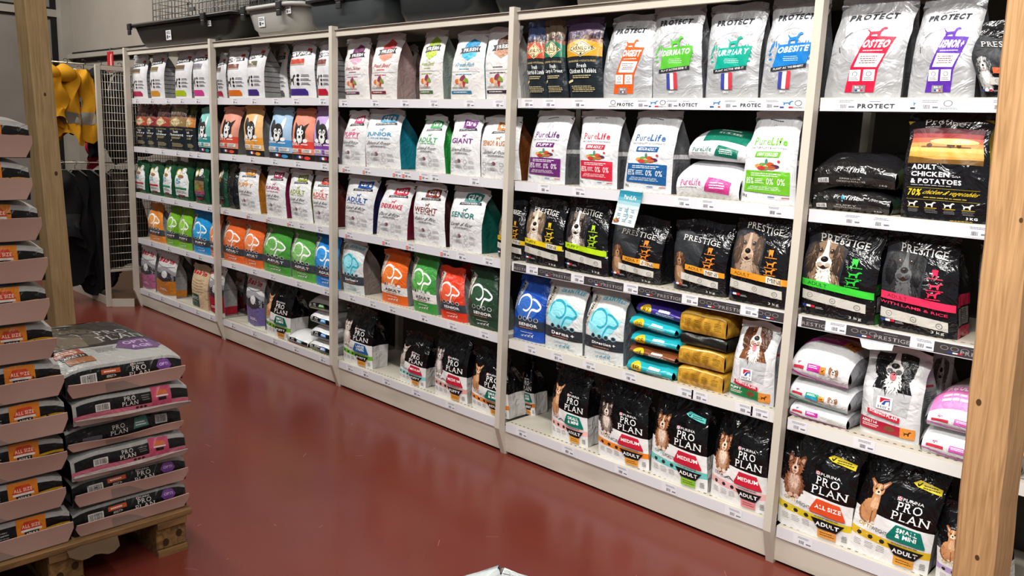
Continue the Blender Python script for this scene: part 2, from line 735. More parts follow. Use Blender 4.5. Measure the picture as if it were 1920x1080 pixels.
def shag(A, cols, cx, cy, rx, ry, n=40, seed=1, ln=0.16, wd=0.02, ang=-1.57, spread=0.6):
    """locks of hair hanging inside an ellipse, grouped by tone"""
    r = random.Random(seed)
    for c in cols:
        V, T = [], []
        for k in range(n // len(cols)):
            a, t = r.uniform(0, 6.28), math.sqrt(r.random())
            x, y = cx + rx * t * math.cos(a), cy + ry * t * math.sin(a)
            q = ang + r.uniform(-spread, spread) + 0.5 * (x - cx) / max(rx, 1e-3)
            l = ln * r.uniform(0.5, 1)
            dx, dy = math.cos(q) * l, math.sin(q) * l
            w = wd * r.uniform(0.5, 1)
            m = len(V)
            V += [(x - w, y), (x + w, y), (x + dx, y + dy)]
            T.append((m, m + 1, m + 2))
        A._put(c, V, T)


def mix(a, b, t):
    a, b = a.lstrip('#'), b.lstrip('#')
    return '#' + ''.join('%02x' % round(int(a[k:k + 2], 16) * (1 - t) + int(b[k:k + 2], 16) * t) for k in (0, 2, 4))


def dog_sit(A, fur_='#9a6440', light='#e4cdb8', dark='#5a3420', ears='pricked', s=1):
    mid, pale = mix(fur_, light, 0.45), mix(light, '#ffffff', 0.25)
    fur(A, dark, 0.5, 0.3, 0.37, 0.33, s)
    fur(A, fur_, 0.47, 0.3, 0.34, 0.32, s + 1)
    shag(A, (dark, mid), 0.5, 0.3, 0.32, 0.26, 44, s, 0.14)
    fur(A, mid, 0.5, 0.36, 0.24, 0.27, s + 2)
    A.poly(mid, (0.36, 0.0), (0.47, 0.0), (0.49, 0.3), (0.36, 0.32))
    A.poly(mid, (0.55, 0.0), (0.66, 0.0), (0.66, 0.32), (0.53, 0.3))
    fur(A, light, 0.4, 0.03, 0.09, 0.05, s, 0.1, 16)
    fur(A, light, 0.61, 0.03, 0.09, 0.05, s, 0.1, 16)
    fur(A, light, 0.5, 0.41, 0.17, 0.22, s + 3, 0.2)
    shag(A, (pale, mid, light), 0.5, 0.42, 0.19, 0.2, 36, s + 5, 0.15, 0.018)
    fur(A, fur_, 0.5, 0.73, 0.27, 0.2, s + 4, 0.16)
    if ears == 'pricked':
        for q in (-1, 1):
            A.poly(dark, (0.5 + q * 0.27, 0.74), (0.5 + q * 0.31, 0.93), (0.5 + q * 0.25, 1.0), (0.5 + q * 0.15, 0.96), (0.5 + q * 0.08, 0.86))
            A.poly(mid, (0.5 + q * 0.25, 0.8), (0.5 + q * 0.27, 0.91), (0.5 + q * 0.2, 0.93), (0.5 + q * 0.14, 0.86))
    else:
        for q in (-1, 1):
            fur(A, dark, 0.5 + q * 0.26, 0.7, 0.1, 0.17, s + 6, 0.2, 20)
            shag(A, (fur_,), 0.5 + q * 0.26, 0.72, 0.07, 0.12, 10, s, 0.12)
    shag(A, (dark, mid), 0.5, 0.76, 0.22, 0.14, 26, s + 8, 0.1, 0.014)
    fur(A, light, 0.5, 0.66, 0.12, 0.11, s + 9, 0.12, 22)
    A.poly(light, (0.47, 0.72), (0.53, 0.72), (0.515, 0.92), (0.485, 0.92))
    A.ell('#1a1412', 0.5, 0.69, 0.046, 0.034, 12)
    for q in (-1, 1):
        A.ell('#241a14', 0.5 + q * 0.105, 0.79, 0.034, 0.026, 12)
        A.ell('#d8d0c8', 0.5 + q * 0.105 - 0.01, 0.797, 0.009, 0.008, 8)
    A.stroke('#5a3a30', [(0.44, 0.625), (0.47, 0.61), (0.5, 0.635), (0.53, 0.61), (0.56, 0.625)], 0.008)
    A.ell('#c8837a', 0.5, 0.59, 0.03, 0.025, 10)


def dog_slim(A, fur_='#c48c5e', light='#ecd2b8', dark='#8f5c38'):
    mid = mix(fur_, light, 0.4)
    fur(A, dark, 0.38, 0.22, 0.3, 0.24, 1, 0.05)
    fur(A, fur_, 0.4, 0.28, 0.26, 0.28, 2, 0.05)
    A.poly(fur_, (0.36, 0.4), (0.42, 0.74), (0.66, 0.74), (0.68, 0.36))
    fur(A, mid, 0.54, 0.38, 0.12, 0.24, 3, 0.1)
    shag(A, (light, mid), 0.54, 0.42, 0.1, 0.2, 18, 4, 0.1, 0.012)
    for x in (0.41, 0.56):
        A.poly(fur_, (x, 0.0), (x + 0.085, 0.0), (x + 0.1, 0.36), (x - 0.01, 0.36))
        A.ell(light, x + 0.05, 0.02, 0.06, 0.03, 12)
    A.poly(dark, (0.5, 0.0), (0.53, 0.0), (0.55, 0.3), (0.51, 0.3))
    fur(A, fur_, 0.54, 0.78, 0.19, 0.13, 5, 0.05)
    for q, x in ((-1, 0.4), (1, 0.68)):
        A.poly(dark, (x + 0.1 * q * -0.3, 0.82), (x + q * 0.02, 0.79), (x + q * 0.18, 0.97), (x + q * 0.12, 1.0), (x - q * 0.06, 0.9))
        A.poly('#e0b09a', (x, 0.83), (x + q * 0.12, 0.95), (x - q * 0.02, 0.89))
    fur(A, light, 0.56, 0.71, 0.09, 0.065, 6, 0.06, 20)
    A.poly(light, (0.54, 0.74), (0.58, 0.74), (0.57, 0.88), (0.55, 0.88))
    A.ell('#1a1412', 0.565, 0.735, 0.036, 0.024, 12)
    for x in (0.465, 0.645):
        A.ell('#1a1210', x, 0.8, 0.034, 0.03, 12)
        A.ell('#e8e0d8', x - 0.01, 0.81, 0.01, 0.009, 8)
    A.stroke('#6a4030', [(0.5, 0.68), (0.56, 0.665), (0.62, 0.685)], 0.008)


def dog_head(A, fur_='#8a6a52', light='#e8ddd0', dark='#2c211c', tongue=None, s=3):
    mid = mix(fur_, light, 0.4)
    A.poly(fur_, (0.08, 0.0), (0.24, 0.5), (0.76, 0.5), (0.95, 0.0))
    shag(A, (dark, mid, fur_), 0.5, 0.2, 0.36, 0.2, 40, s, 0.2, 0.02)
    fur(A, light, 0.52, 0.2, 0.18, 0.26, s + 1, 0.25)
    shag(A, (light, mid), 0.52, 0.22, 0.18, 0.2, 24, s + 2, 0.16, 0.02)
    fur(A, fur_, 0.5, 0.68, 0.32, 0.29, s + 3, 0.06)
    shag(A, (mid, dark), 0.5, 0.74, 0.27, 0.2, 30, s + 4, 0.09, 0.012, -1.2)
    for q in (-1, 1):
        fur(A, dark, 0.5 + q * 0.31, 0.6, 0.13, 0.33, s + 5, 0.1, 30)
        shag(A, (fur_, mix(dark, fur_, 0.4)), 0.5 + q * 0.31, 0.62, 0.09, 0.26, 16, s + 6, 0.2, 0.014)
    A.poly(light, (0.475, 0.97), (0.53, 0.97), (0.565, 0.7), (0.63, 0.52), (0.37, 0.52), (0.44, 0.7))
    fur(A, light, 0.5, 0.48, 0.19, 0.16, s + 7, 0.06, 30)
    fur(A, mid, 0.4, 0.44, 0.07, 0.06, s, 0.1, 16)
    fur(A, mid, 0.6, 0.44, 0.07, 0.06, s, 0.1, 16)
    A.ell('#15100e', 0.5, 0.565, 0.092, 0.06, 18)
    A.ell('#5a5250', 0.48, 0.585, 0.035, 0.014, 10)
    for q in (-1, 1):
        A.ell(dark, 0.5 + q * 0.145, 0.74, 0.06, 0.045, 16, q * 0.3)
        A.ell('#3a2414', 0.5 + q * 0.145, 0.74, 0.042, 0.036, 14)
        A.ell('#0c0908', 0.5 + q * 0.145, 0.74, 0.024, 0.024, 12)
        A.ell('#f0ece8', 0.5 + q * 0.145 - 0.012, 0.752, 0.01, 0.01, 8)
    A.poly('#2a1814', (0.36, 0.43), (0.43, 0.4), (0.5, 0.45), (0.57, 0.4), (0.64, 0.43), (0.57, 0.375), (0.5, 0.36), (0.43, 0.375))
    if tongue:
        fur(A, tongue, 0.5, 0.33, 0.075, 0.09, s, 0.02, 20)
        A.stroke(mix(tongue, '#803040', 0.4), [(0.5, 0.4), (0.5, 0.3)], 0.008)


def dog_stand(A, c):
    """small standing dog silhouette"""
    A.poly(c, (0.12, 0.0), (0.22, 0.0), (0.27, 0.32), (0.55, 0.36), (0.62, 0.0), (0.72, 0.0), (0.74, 0.5), (0.83, 0.72), (1.0, 0.78),
           (0.98, 0.9), (0.84, 0.98), (0.7, 0.86), (0.62, 0.62), (0.22, 0.58), (0.0, 0.86), (0.04, 0.72), (0.14, 0.5))


# ------------------------------------------------------------------ printed designs, one per kind of bag
def d_advance(tabc='#c2185b', pic='#6b5844', logo=True):
    A = Art()
    W = '#d9d9dc'
    A.poly('#1c1c22', (0.04, 0.75), (0.9, 0.79), (0.9, 0.86), (0.04, 0.84))
    A.tquad('#e6e6ea', 'ADVANCE', (0.1, 0.765), (0.84, 0.80), (0.84, 0.85), (0.1, 0.83), 0.03)
    A.rect('#c83a30', 0.74, 0.87, 0.9, 0.92)
    A.rect(pic, 0.1, 0.63, 0.7, 0.72)
    A.rect('#a59c94', 0.1, 0.605, 0.7, 0.63)
    dog_stand(A.sub(0.06, 0.24, 0.36, 0.44), '#3a3632')
    for k in range(3):
        A.ell('#2b2b33', 0.46, 0.41 - k * 0.075, 0.055, 0.028)
        A.lines('#55555c', 0.56, 0.385 - k * 0.075, 0.92, 0.435 - k * 0.075, 2, k)
    A.poly(tabc, (0.08, 0.05), (0.8, 0.05), (0.8, 0.12), (0.72, 0.17), (0.08, 0.17))
    G = Art()
    for k in range(7):
        G.rect('#3c3c40', 0, 0.12 + k * 0.1, 1, 0.132 + k * 0.1)
    return dict(art=A, base=W, fin='shine', gus='#8f8f92', gart=G, gfin='film', seal='#b5b6bb')


def d_carni(col='#c08a2a', sky='#58465e', t1='Fresh', t2='Chicken & Rabbit', dark='#20262c'):
    A = Art()
    A.rect(sky, 0, 0.72, 1, 1)
    A.rect('#8a5a48', 0, 0.72, 1, 0.8)
    r = random.Random(len(t2))
    for k in range(14):
        x = k / 13
        hh = 0.08 + 0.09 * r.random()
        A.poly('#2a2028', (x - 0.035, 0.78), (x + 0.035, 0.78), (x, 0.78 + hh))
    dog_stand(A.sub(0.5, 0.76, 0.78, 0.88), '#6a4a30')
    A.poly(col, (0, 0.55), (1, 0.55), (1, 0.72), (0.5, 0.78), (0, 0.72))
    A.poly(dark, (0, 0.55), (0.5, 0.47), (1, 0.55), (1, 0.4), (0, 0.4))
    A.poly('#e2cfa6', (0.1, 0.65), (0.5, 0.54), (0.9, 0.65), (0.5, 0.76))
    A.poly('#3a2a1e', (0.13, 0.65), (0.5, 0.55), (0.87, 0.65), (0.5, 0.75))
    A.poly('#e2cfa6', (0.15, 0.65), (0.5, 0.56), (0.85, 0.65), (0.5, 0.74))
    A.text('#3a2a1e', 'CARNILOVE', 0.18, 0.63, 0.82, 0.68, 0.03, serif=True)
    A.lines('#6a5a40', 0.38, 0.6, 0.62, 0.62, 1)
    A.text('#c9b27a', 'GRAIN-FREE + POTATO-FREE', 0.12, 0.475, 0.9, 0.5, 0.01)
    A.text('#dfe3e0', t1, 0.38, 0.4, 0.66, 0.455, 0.03, serif=True)
    A.text('#dfe3e0', t2, 0.12, 0.33, 0.9, 0.39, 0.035, serif=True)
    A.lines('#c4b68a', 0.2, 0.26, 0.84, 0.31, 2, 3)
    A.poly('#d9cc9c', (0.06, 0.2), (0.22, 0.22), (0.22, 0.25), (0.06, 0.23))
    A.lines('#b3a57c', 0.15, 0.08, 0.9, 0.17, 4, 8)
    return dict(art=A, base=dark, fin='shine', gus=dark, seal=sky)


def d_toon(c='#e7a08a', c2='#e2553f', lab='PUPPY', ear='#1c1a1c'):
    """pastel bag with a generic black and white dog looking over a band"""
    A = Art()
    A.rect(c2, 0, 0.26, 1, 0.4)
    A.rect('#17171a', 0, 0.0, 1, 0.13)
    r = random.Random(c)
    k = r.choice((0, 1, 2))
    if k == 0:
        A.ell(ear, 0.3, 0.62, 0.1, 0.22, rot=0.5)
        A.ell('#ece8e4', 0.7, 0.68, 0.08, 0.2, rot=-0.3)
    elif k == 1:
        A.ell(ear, 0.24, 0.5, 0.11, 0.15, rot=-0.3)
        A.ell(ear, 0.76, 0.5, 0.11, 0.15, rot=0.3)
    else:
        A.poly(ear, (0.26, 0.56), (0.2, 0.8), (0.42, 0.68))
        A.poly(ear, (0.72, 0.56), (0.84, 0.78), (0.6, 0.68))
    A.ell(ear, 0.5, 0.54, 0.26, 0.2)
    A.ell('#eeeeee', 0.5, 0.46, 0.13, 0.1)
    A.ell('#eeeeee', 0.42, 0.58, 0.06, 0.05 + 0.02 * k)
    A.ell('#eeeeee', 0.6, 0.58, 0.06, 0.05)
    A.poly('#eeeeee', (0.48, 0.72), (0.54, 0.72), (0.56, 0.5), (0.46, 0.5)) if k else None
    A.ell('#111111', 0.43, 0.58, 0.025, 0.025)
    A.ell('#111111', 0.6, 0.58, 0.025, 0.025)
    A.ell('#111111', 0.5, 0.49, 0.05, 0.03)
    A.ell('#eeeeee', 0.27, 0.41, 0.09, 0.04)
    A.ell('#eeeeee', 0.75, 0.41, 0.09, 0.04)
    A.text('#f2ece8', lab, 0.1, 0.31, 0.5, 0.37, 0.03)
    A.lines('#f2ece8', 0.56, 0.31, 0.9, 0.36, 1)
    A.rect('#efe7e2', 0.06, 0.17, 0.42, 0.24)
    A.lines('#555555', 0.1, 0.18, 0.4, 0.23, 2)
    A.text(c2, 'S', 0.46, 0.16, 0.55, 0.24, 0.05)
    A.rect('#efe7e2', 0.6, 0.17, 0.94, 0.24)
    A.lines('#555555', 0.62, 0.18, 0.9, 0.23, 2, 4)
    A.flag(0.32, 0.05, 0.62, 0.1)
    A.ell(c2, 0.78, 0.06, 0.12, 0.035)
    return dict(art=A, base=c, fin='matte', gus='#6d6a68', seal=c)


def d_green(lab='#dfe3e2', c2='#c62f3a', pic=None, num='10'):
    A = Art()
    A.poly(lab, (0.1, 0.12), (0.86, 0.12), (0.9, 0.55), (0.8, 0.72), (0.66, 0.8), (0.56, 0.92), (0.44, 0.8), (0.2, 0.74), (0.1, 0.56))
    A.ell('#e8e6df', 0.56, 0.82, 0.13, 0.1)
    A.ring('#d8b72c', 0.28, 0.78, 0.14, 0.09, 0.2)
    A.ell('#eceae2', 0.28, 0.78, 0.1, 0.065)
    A.ring('#56606a', 0.56, 0.82, 0.1, 0.075, 0.15)
    if pic:
        A.rect(pic, 0.14, 0.3, 0.86, 0.6)
        A.ell('#6d8a3c', 0.35, 0.42, 0.15, 0.07)
        A.ell('#a8632f', 0.62, 0.4, 0.15, 0.07)
        A.rect(c2, 0.14, 0.25, 0.86, 0.31)
    else:
        A.text('#4f8fb0', num, 0.2, 0.46, 0.5, 0.6, 0.02)
        A.rect(c2, 0.1, 0.3, 0.8, 0.36)
        A.ell('#9a6a44', 0.45, 0.66, 0.16, 0.05)
    A.lines('#888888', 0.2, 0.2, 0.8, 0.27, 2)
    A.rect('#7a1f2c', 0.3, 0.1, 0.7, 0.15)
    return dict(art=A, base='#14492f', fin='film', gus='#12402a', seal='#14492f')


def d_fresh(c1, c2, tc, strip, flav='Fresh Beef', gus='#a88f8e'):
    A = Art()
    A.poly(c1, (0.4, 0.78), (0.4, 0.87), (0.62, 0.96), (0.86, 0.9), (0.82, 0.8))
    A.poly(c2, (0.36, 0.76), (0.82, 0.78), (0.8, 0.67), (0.58, 0.6), (0.36, 0.67))
    A.poly('#23232a', (0.28, 0.71), (0.9, 0.74), (0.86, 0.785), (0.9, 0.83), (0.28, 0.80), (0.33, 0.755))
    A.tquad('#ffffff', 'FRESH', (0.4, 0.735), (0.83, 0.755), (0.83, 0.81), (0.4, 0.79), 0.035)
    if flav:
        A.text(tc, flav, 0.22, 0.51, 0.8, 0.57, 0.005, 0.12)
    A.lines(tc, 0.34, 0.46, 0.7, 0.485, 1)
    A.rect('#a8a4a2', 0.06, 0.43, 0.94, 0.434)
    A.lines(tc, 0.2, 0.38, 0.8, 0.4, 1, 5)
    for k, (x, y, q) in enumerate([(0.3, 0.28, '#d9743a'), (0.42, 0.31, '#d8c04a'), (0.5, 0.27, '#c23a34'), (0.38, 0.25, '#e0b08a'), (0.55, 0.3, '#7d9a3e'),
                                   (0.46, 0.33, '#8a3a5a')]):
        A.ell(q, x, y, 0.085, 0.04, 12, k * 0.7)
    A.lines('#8a8482', 0.1, 0.17, 0.7, 0.2, 2, 6)
    A.rect(strip, 0.1, 0.09, 0.7, 0.135)
    A.lines('#e8e0de', 0.13, 0.1, 0.67, 0.125, 1, 2)
    return dict(art=A, base='#dcd9d8', fin='film', gus=gus, gname='tinted side gusset', seal='#d2cdcc')


def d_care(c, title, sub=None, flav='Lamb & Rice', gus=None, tc=None):
    A = Art()
    tc = tc or c
    A.poly(c, (0.42, 0.83), (0.44, 0.96), (0.88, 0.98), (0.88, 0.86), (0.8, 0.83))
    A.text('#ffffff', 'care', 0.5, 0.87, 0.84, 0.94, 0.03)
    A.poly('#3a3a40', (0.3, 0.77), (0.92, 0.80), (0.9, 0.845), (0.32, 0.81))
    A.tquad('#e5e5e5', 'ALWAYS BE HEALTHY', (0.36, 0.785), (0.86, 0.808), (0.86, 0.83), (0.36, 0.805), 0.02)
    dog_stand(A.sub(0.46, 0.67, 0.62, 0.73), c)
    A.text(tc, title, 0.14, 0.565, 0.84 if len(title) > 4 else 0.66, 0.655, 0.02)
    if sub:
        A.text(tc, sub, 0.2, 0.53, 0.8, 0.555, 0.015)
    A.text('#3d3d42', flav, 0.16, 0.425, 0.82, 0.485, -0.002, 0.15)
    A.lines('#6a6a70', 0.24, 0.385, 0.76, 0.41, 2, 2)
    A.rect('#6a6a70', 0.2, 0.375, 0.8, 0.379)
    A.ell('#8a4a5e', 0.42, 0.26, 0.05, 0.03)
    for k, (x, y) in enumerate([(0.16, 0.25), (0.16, 0.16), (0.62, 0.25), (0.62, 0.16)]):
        A.ring('#a0a0a4', x, y, 0.055, 0.034, 0.16)
        A.lines('#a6a6aa', x + 0.08, y - 0.025, x + 0.28, y + 0.025, 3, k)
    A.lines('#a6a6aa', 0.32, 0.14, 0.5, 0.2, 3)
    A.text('#606064', '3kg', 0.07, 0.05, 0.15, 0.08, 0.01)
    return dict(art=A, base='#dedfe1', fin='film', gus=gus or c, gname='side gusset in the colour of the title', seal='#d4d4d6')


def d_euro(c, c2, title, band='#3b4148', low=None, gf=False, side='#8d8d8d', sub=None, diag='#b9b4a8', sw='#ffffff'):
    A = Art()
    A.ell(c2, 0.48, 0.58, 0.36, 0.2)
    if gf:
        A.poly(c2, (0.2, 0.62), (0.3, 0.78), (0.55, 0.8), (0.7, 0.7), (0.95, 0.66), (0.88, 0.56), (0.7, 0.56), (0.56, 0.42), (0.3, 0.42))
        A.text('#39a5bf', 'GRAIN FREE', 0.36, 0.9, 0.95, 0.955, 0.035, 0.05)
        sw = '#2ea3b8'
    A.stroke(sw, [(0.2, 0.58), (0.24, 0.72), (0.4, 0.77), (0.56, 0.72), (0.6, 0.6), (0.5, 0.52), (0.38, 0.53)], 0.02)
    A.stroke(sw, [(0.6, 0.72), (0.74, 0.7), (0.88, 0.62), (0.82, 0.55), (0.66, 0.55), (0.58, 0.46), (0.54, 0.38)], 0.02)
    A.poly(diag, (0.0, 0.5), (0.1, 0.5), (0.3, 0.94), (0.16, 0.98))
    A.tquad('#1d1d1f', 'PREMIUM', (0.06, 0.53), (0.22, 0.93), (0.15, 0.95), (0.005, 0.55), 0.03)
    A.rect(band, 0, 0.2, 1, 0.37)
    for k in range(4):
        A.ring('#d8d8d8' if not gf else '#7fb8c6', 0.3 + k * 0.17, 0.385, 0.06, 0.036, 0.2)
        A.ell(band, 0.3 + k * 0.17, 0.385, 0.045, 0.027)
    A.ell('#20242a', 0.3, 0.39, 0.03, 0.03)
    tcol = '#f0f0f0' if band not in ('#e4e2de',) else '#33363a'
    A.text(tcol, title, 0.28, 0.255, 0.86, 0.31, 0.04)
    A.lines(sub or '#c7806a', 0.3, 0.215, 0.8, 0.24, 1)
    A.lines('#e6e6e6' if not gf else '#88aebb', 0.34, 0.14, 0.76, 0.16, 1, 3)
    for k in range(4):
        dog_stand(A.sub(0.36 + k * 0.1, 0.07, 0.45 + k * 0.1, 0.07 + 0.03 + 0.012 * k), '#eeeeee' if not gf else '#4aa6bd')
    if low:
        A.L.insert(0, (low, np.array([(0, 0), (1, 0), (1, 0.21), (0, 0.21)], float), np.array([(0, 1, 2), (0, 2, 3)])))
    return dict(art=A, base=c, fin='film', gus=side, gname='grey side gusset', seal=c)


def d_babin(c, base='#d6d6d4', dark='#34343a', gus='#8f8f90', tan=False):
    A = Art()
    A.text('#c01c2c', "Bab'in", 0.14, 0.83, 0.9, 0.94, 0.05, 0.12)
    if tan:
        A.rect('#0f4b3f', 0.02, 0.04, 0.62, 0.36)
        A.text('#cfd8d2', 'CROC', 0.1, 0.22, 0.56, 0.3, 0.03)
        A.lines('#7fa398', 0.14, 0.14, 0.52, 0.19, 2)
        for k in range(5):
            A.stroke('#a08a68', [(0.15, 0.45 + k * 0.07), (0.5, 0.42 + k * 0.07), (0.85, 0.45 + k * 0.07)], 0.006)
    else:
        A.poly('#9a9aa0', (0, 0.42), (0.5, 0.36), (1, 0.42), (1, 0.66), (0.5, 0.74), (0, 0.66))
        A.poly(dark, (0, 0.42), (0.5, 0.34), (1, 0.42), (1, 0.56), (0.62, 0.64), (0.3, 0.56), (0, 0.6))
        A.ell('#d9d9d9', 0.55, 0.55, 0.14, 0.09)
        A.poly(c, (0, 0.08), (0.5, 0.02), (1, 0.08), (1, 0.44), (0.5, 0.36), (0, 0.44))
        A.stroke('#6b6b70', [(0.05, 0.78), (0.5, 0.72), (0.95, 0.78)], 0.006)
        A.lines('#e4dede', 0.3, 0.14, 0.7, 0.2, 2)
    G = Art()
    if not tan:
        G.rect(c, 0, 0.03, 1, 0.2)
        G.rect('#6c6c70', 0, 0.55, 1, 0.56)
        G.rect('#6c6c70', 0, 0.72, 1, 0.73)
    return dict(art=A, base=base, fin='film', gus=gus if not tan else base, gart=G, seal=base)


def d_pro(size, hexc, band, age='ADULT', dog='sit', low='#e29a3c', opt='OPTIWEIGHT', optc='#c9a62c', flag=None, coat=None):
    A = Art()
    A.poly('#e9e9e8', (0, 0), (1, 0), (1, 0.43), (0.5, 0.45), (0, 0.5))
    A.poly(band, (0, 0.28), (0.5, 0.245), (1, 0.23), (1, 0.155), (0.5, 0.165), (0, 0.2))
    for k in range(3):
        A.poly('#2a2a2a', *[(0.13 + k * 0.15 + 0.035 * math.cos(q * math.pi / 3), 0.225 - k * 0.008 + 0.024 * math.sin(q * math.pi / 3)) for q in range(6)])
        A.lines('#9a9a9a', 0.07 + k * 0.15, 0.09, 0.19 + k * 0.15, 0.16, 4, k, 0.35)
    A.tquad(optc, opt[:4], (0.1, 0.315), (0.26, 0.30), (0.26, 0.34), (0.1, 0.355), 0.01)
    A.tquad('#5a5a5a', opt[4:], (0.27, 0.298), (0.47, 0.28), (0.47, 0.32), (0.27, 0.338), 0.005) if len(opt) > 4 else None
    dk = dict(fur_=coat[0], light=coat[1], dark=coat[2]) if coat else {}
    {'sit': dog_sit, 'slim': dog_slim}[dog](A.sub(0.03, 0.36, 0.43, 0.80), **dk)
    A.rect('#e8e8e8', 0.5, 0.665, 0.555, 0.70)
    for i in range(3):
        for j in range(3):
            if (i + j) % 2 == 0:
                A.rect('#c22438', 0.502 + i * 0.017, 0.668 + j * 0.0105, 0.519 + i * 0.017, 0.6785 + j * 0.0105)
    A.text('#d8d8d8', 'PURINA', 0.57, 0.668, 0.82, 0.695, 0.01)
    A.text('#f2f2f2', 'PRO', 0.52, 0.575, 0.82, 0.655, 0.0, serif=True)
    A.text('#f2f2f2', 'PLAN', 0.48, 0.48, 0.93, 0.56, 0.0, serif=True)
    A.poly(hexc, (0.47, 0.30), (0.56, 0.43), (0.86, 0.42), (0.93, 0.28), (0.93, 0.26), (0.48, 0.275))
    ws = size.split('|')
    for k, q in enumerate(ws):
        n = len(ws)
        y1 = 0.405 - k * 0.055 if n == 2 else 0.375
        A.text('#ffffff', q, 0.54 if n == 1 else 0.58, y1 - 0.045, 0.88 if n == 1 else 0.83, y1, 0.03)
    A.lines('#777777', 0.54, 0.235, 0.86, 0.255, 1, 4, 0.5)
    A.poly('#161618', (0.5, 0.225), (0.93, 0.215), (0.84, 0.12), (0.6, 0.125))
    A.text('#f4f4f4', age, 0.57, 0.15, 0.87, 0.195, 0.035)
    A.rect(low, 0.6, 0.03, 0.84, 0.115)
    A.lines('#6a3a14', 0.63, 0.05, 0.82, 0.1, 2, 1, 0.35)
    A.lines('#777777', 0.9, 0.05, 0.97, 0.12, 4, 2)
    if flag:
        A.poly(flag, (0.62, 0.85), (0.68, 0.885), (0.96, 0.86), (0.96, 0.80), (0.68, 0.825))
        A.stroke('#1a1a1a', [(0.67, 0.855), (0.69, 0.84), (0.72, 0.87)], 0.008)
        A.lines('#3a3a20', 0.74, 0.82, 0.94, 0.86, 2)
    G = Art()
    G.rect('#c9c6c3', 0, 0, 1, 0.42)
    return dict(art=A, base='#0b0b0d', fin='gloss', gus='#0d0d10', gart=G, gname='black side gusset, pale at the bottom', seal='#0b0b0d')


def d_protect(c, title, tall=False, head='PROTECT'):
    A = Art()
    A.lines('#44464c', 0.36, 0.905, 0.62, 0.92, 1)
    A.text('#2b2d35', head, 0.16, 0.83, 0.82, 0.895, 0.055, 0.03)
    A.ring('#b9babd', 0.5, 0.55, 0.36, 0.2, 0.04)
    if not tall:
        for k in range(9):
            q = k * 0.35
            A.ell(c, 0.5 - 0.36 * math.cos(q * 0.6 - 0.3), 0.42 + 0.16 * math.sin(q), 0.035, 0.012, 8, q)
            A.ell(c, 0.5 + 0.36 * math.cos(q * 0.6 - 0.3), 0.42 + 0.16 * math.sin(q), 0.035, 0.012, 8, -q)
        dog_stand(A.sub(0.42, 0.56, 0.7, 0.70), c)
        A.poly(c, (0.22, 0.32), (0.82, 0.36), (0.88, 0.585), (0.3, 0.565))
        A.tquad('#ffffff', title, (0.28, 0.475), (0.82, 0.495), (0.84, 0.56), (0.31, 0.54), 0.035)
        A.lines('#ffffff', 0.38, 0.39, 0.72, 0.45, 3, 2, 0.2)
        A.poly('#2f3138', (0.2, 0.285), (0.82, 0.325), (0.82, 0.365), (0.2, 0.325))
        A.tquad('#e0e0e0', 'PLANT ACTIVE BENEFIT', (0.25, 0.297), (0.78, 0.332), (0.78, 0.355), (0.25, 0.318), 0.03)
        A.rect('#3a4698', 0.36, 0.1, 0.43, 0.28)
        A.rect('#e8e8ea', 0.43, 0.1, 0.5, 0.28)
        A.rect('#c83a48', 0.5, 0.1, 0.57, 0.29)
        A.text('#f0f0f0', '2kg', 0.4, 0.055, 0.5, 0.085, 0.03)
    else:
        A.ring('#3a3a40', 0.5, 0.55, 0.37, 0.205, 0.04, 20, 0.36, 0.42)
        A.ring('#3a3a40', 0.5, 0.55, 0.37, 0.205, 0.04, 20, 0.5, 0.55)
        dog_stand(A.sub(0.46, 0.63, 0.72, 0.75), c)
        A.poly(c, (0.3, 0.06), (0.68, 0.06), (0.7, 0.3), (0.86, 0.64), (0.48, 0.655), (0.34, 0.34))
        A.tquad('#ffffff', title, (0.435, 0.53), (0.78, 0.525), (0.82, 0.61), (0.47, 0.615), 0.05)
        A.lines('#ffffff', 0.46, 0.49, 0.78, 0.51, 1, 1, 0.4)
        A.poly('#e9e7e7', (0.38, 0.33), (0.68, 0.325), (0.76, 0.465), (0.43, 0.475))
        A.lines('#7a4a52', 0.44, 0.36, 0.7, 0.45, 4, 3, 0.4)
        for x in (0.335, 0.52):
            A.rect('#e2e2e2', x, 0.18, x + 0.15, 0.3)
            A.ring('#5a5a60', x + 0.075, 0.255, 0.035, 0.025, 0.2)
            A.lines('#8a8a90', x + 0.02, 0.19, x + 0.13, 0.22, 2)
        A.rect('#8a8a8c', 0.4, 0.06, 0.57, 0.135)
        A.text('#f0f0f0', '2kg', 0.43, 0.1, 0.54, 0.127, 0.03)
        A.flag(0.44, 0.072, 0.54, 0.09)
    return dict(art=A, base='#c4c6c9', fin='foil', gus='#7d7f84', seal='#aeb0b4')


def food(A):
    for k, (x, y, q) in enumerate([(0.2, 0.4, '#e09a4a'), (0.36, 0.5, '#6f9a4a'), (0.5, 0.35, '#d8c9a0'), (0.6, 0.55, '#c8552f'), (0.78, 0.4, '#5a2f4a'),
                                   (0.42, 0.25, '#7a8a3a'), (0.66, 0.3, '#b0603a'), (0.3, 0.25, '#c03a3a')]):
        A.ell(q, x, y, 0.15, 0.16, 10, k)
    A.ell('#4a8a7a', 0.46, 0.75, 0.05, 0.22, 10)
    A.ell('#c23a3a', 0.9, 0.8, 0.05, 0.1, 8)


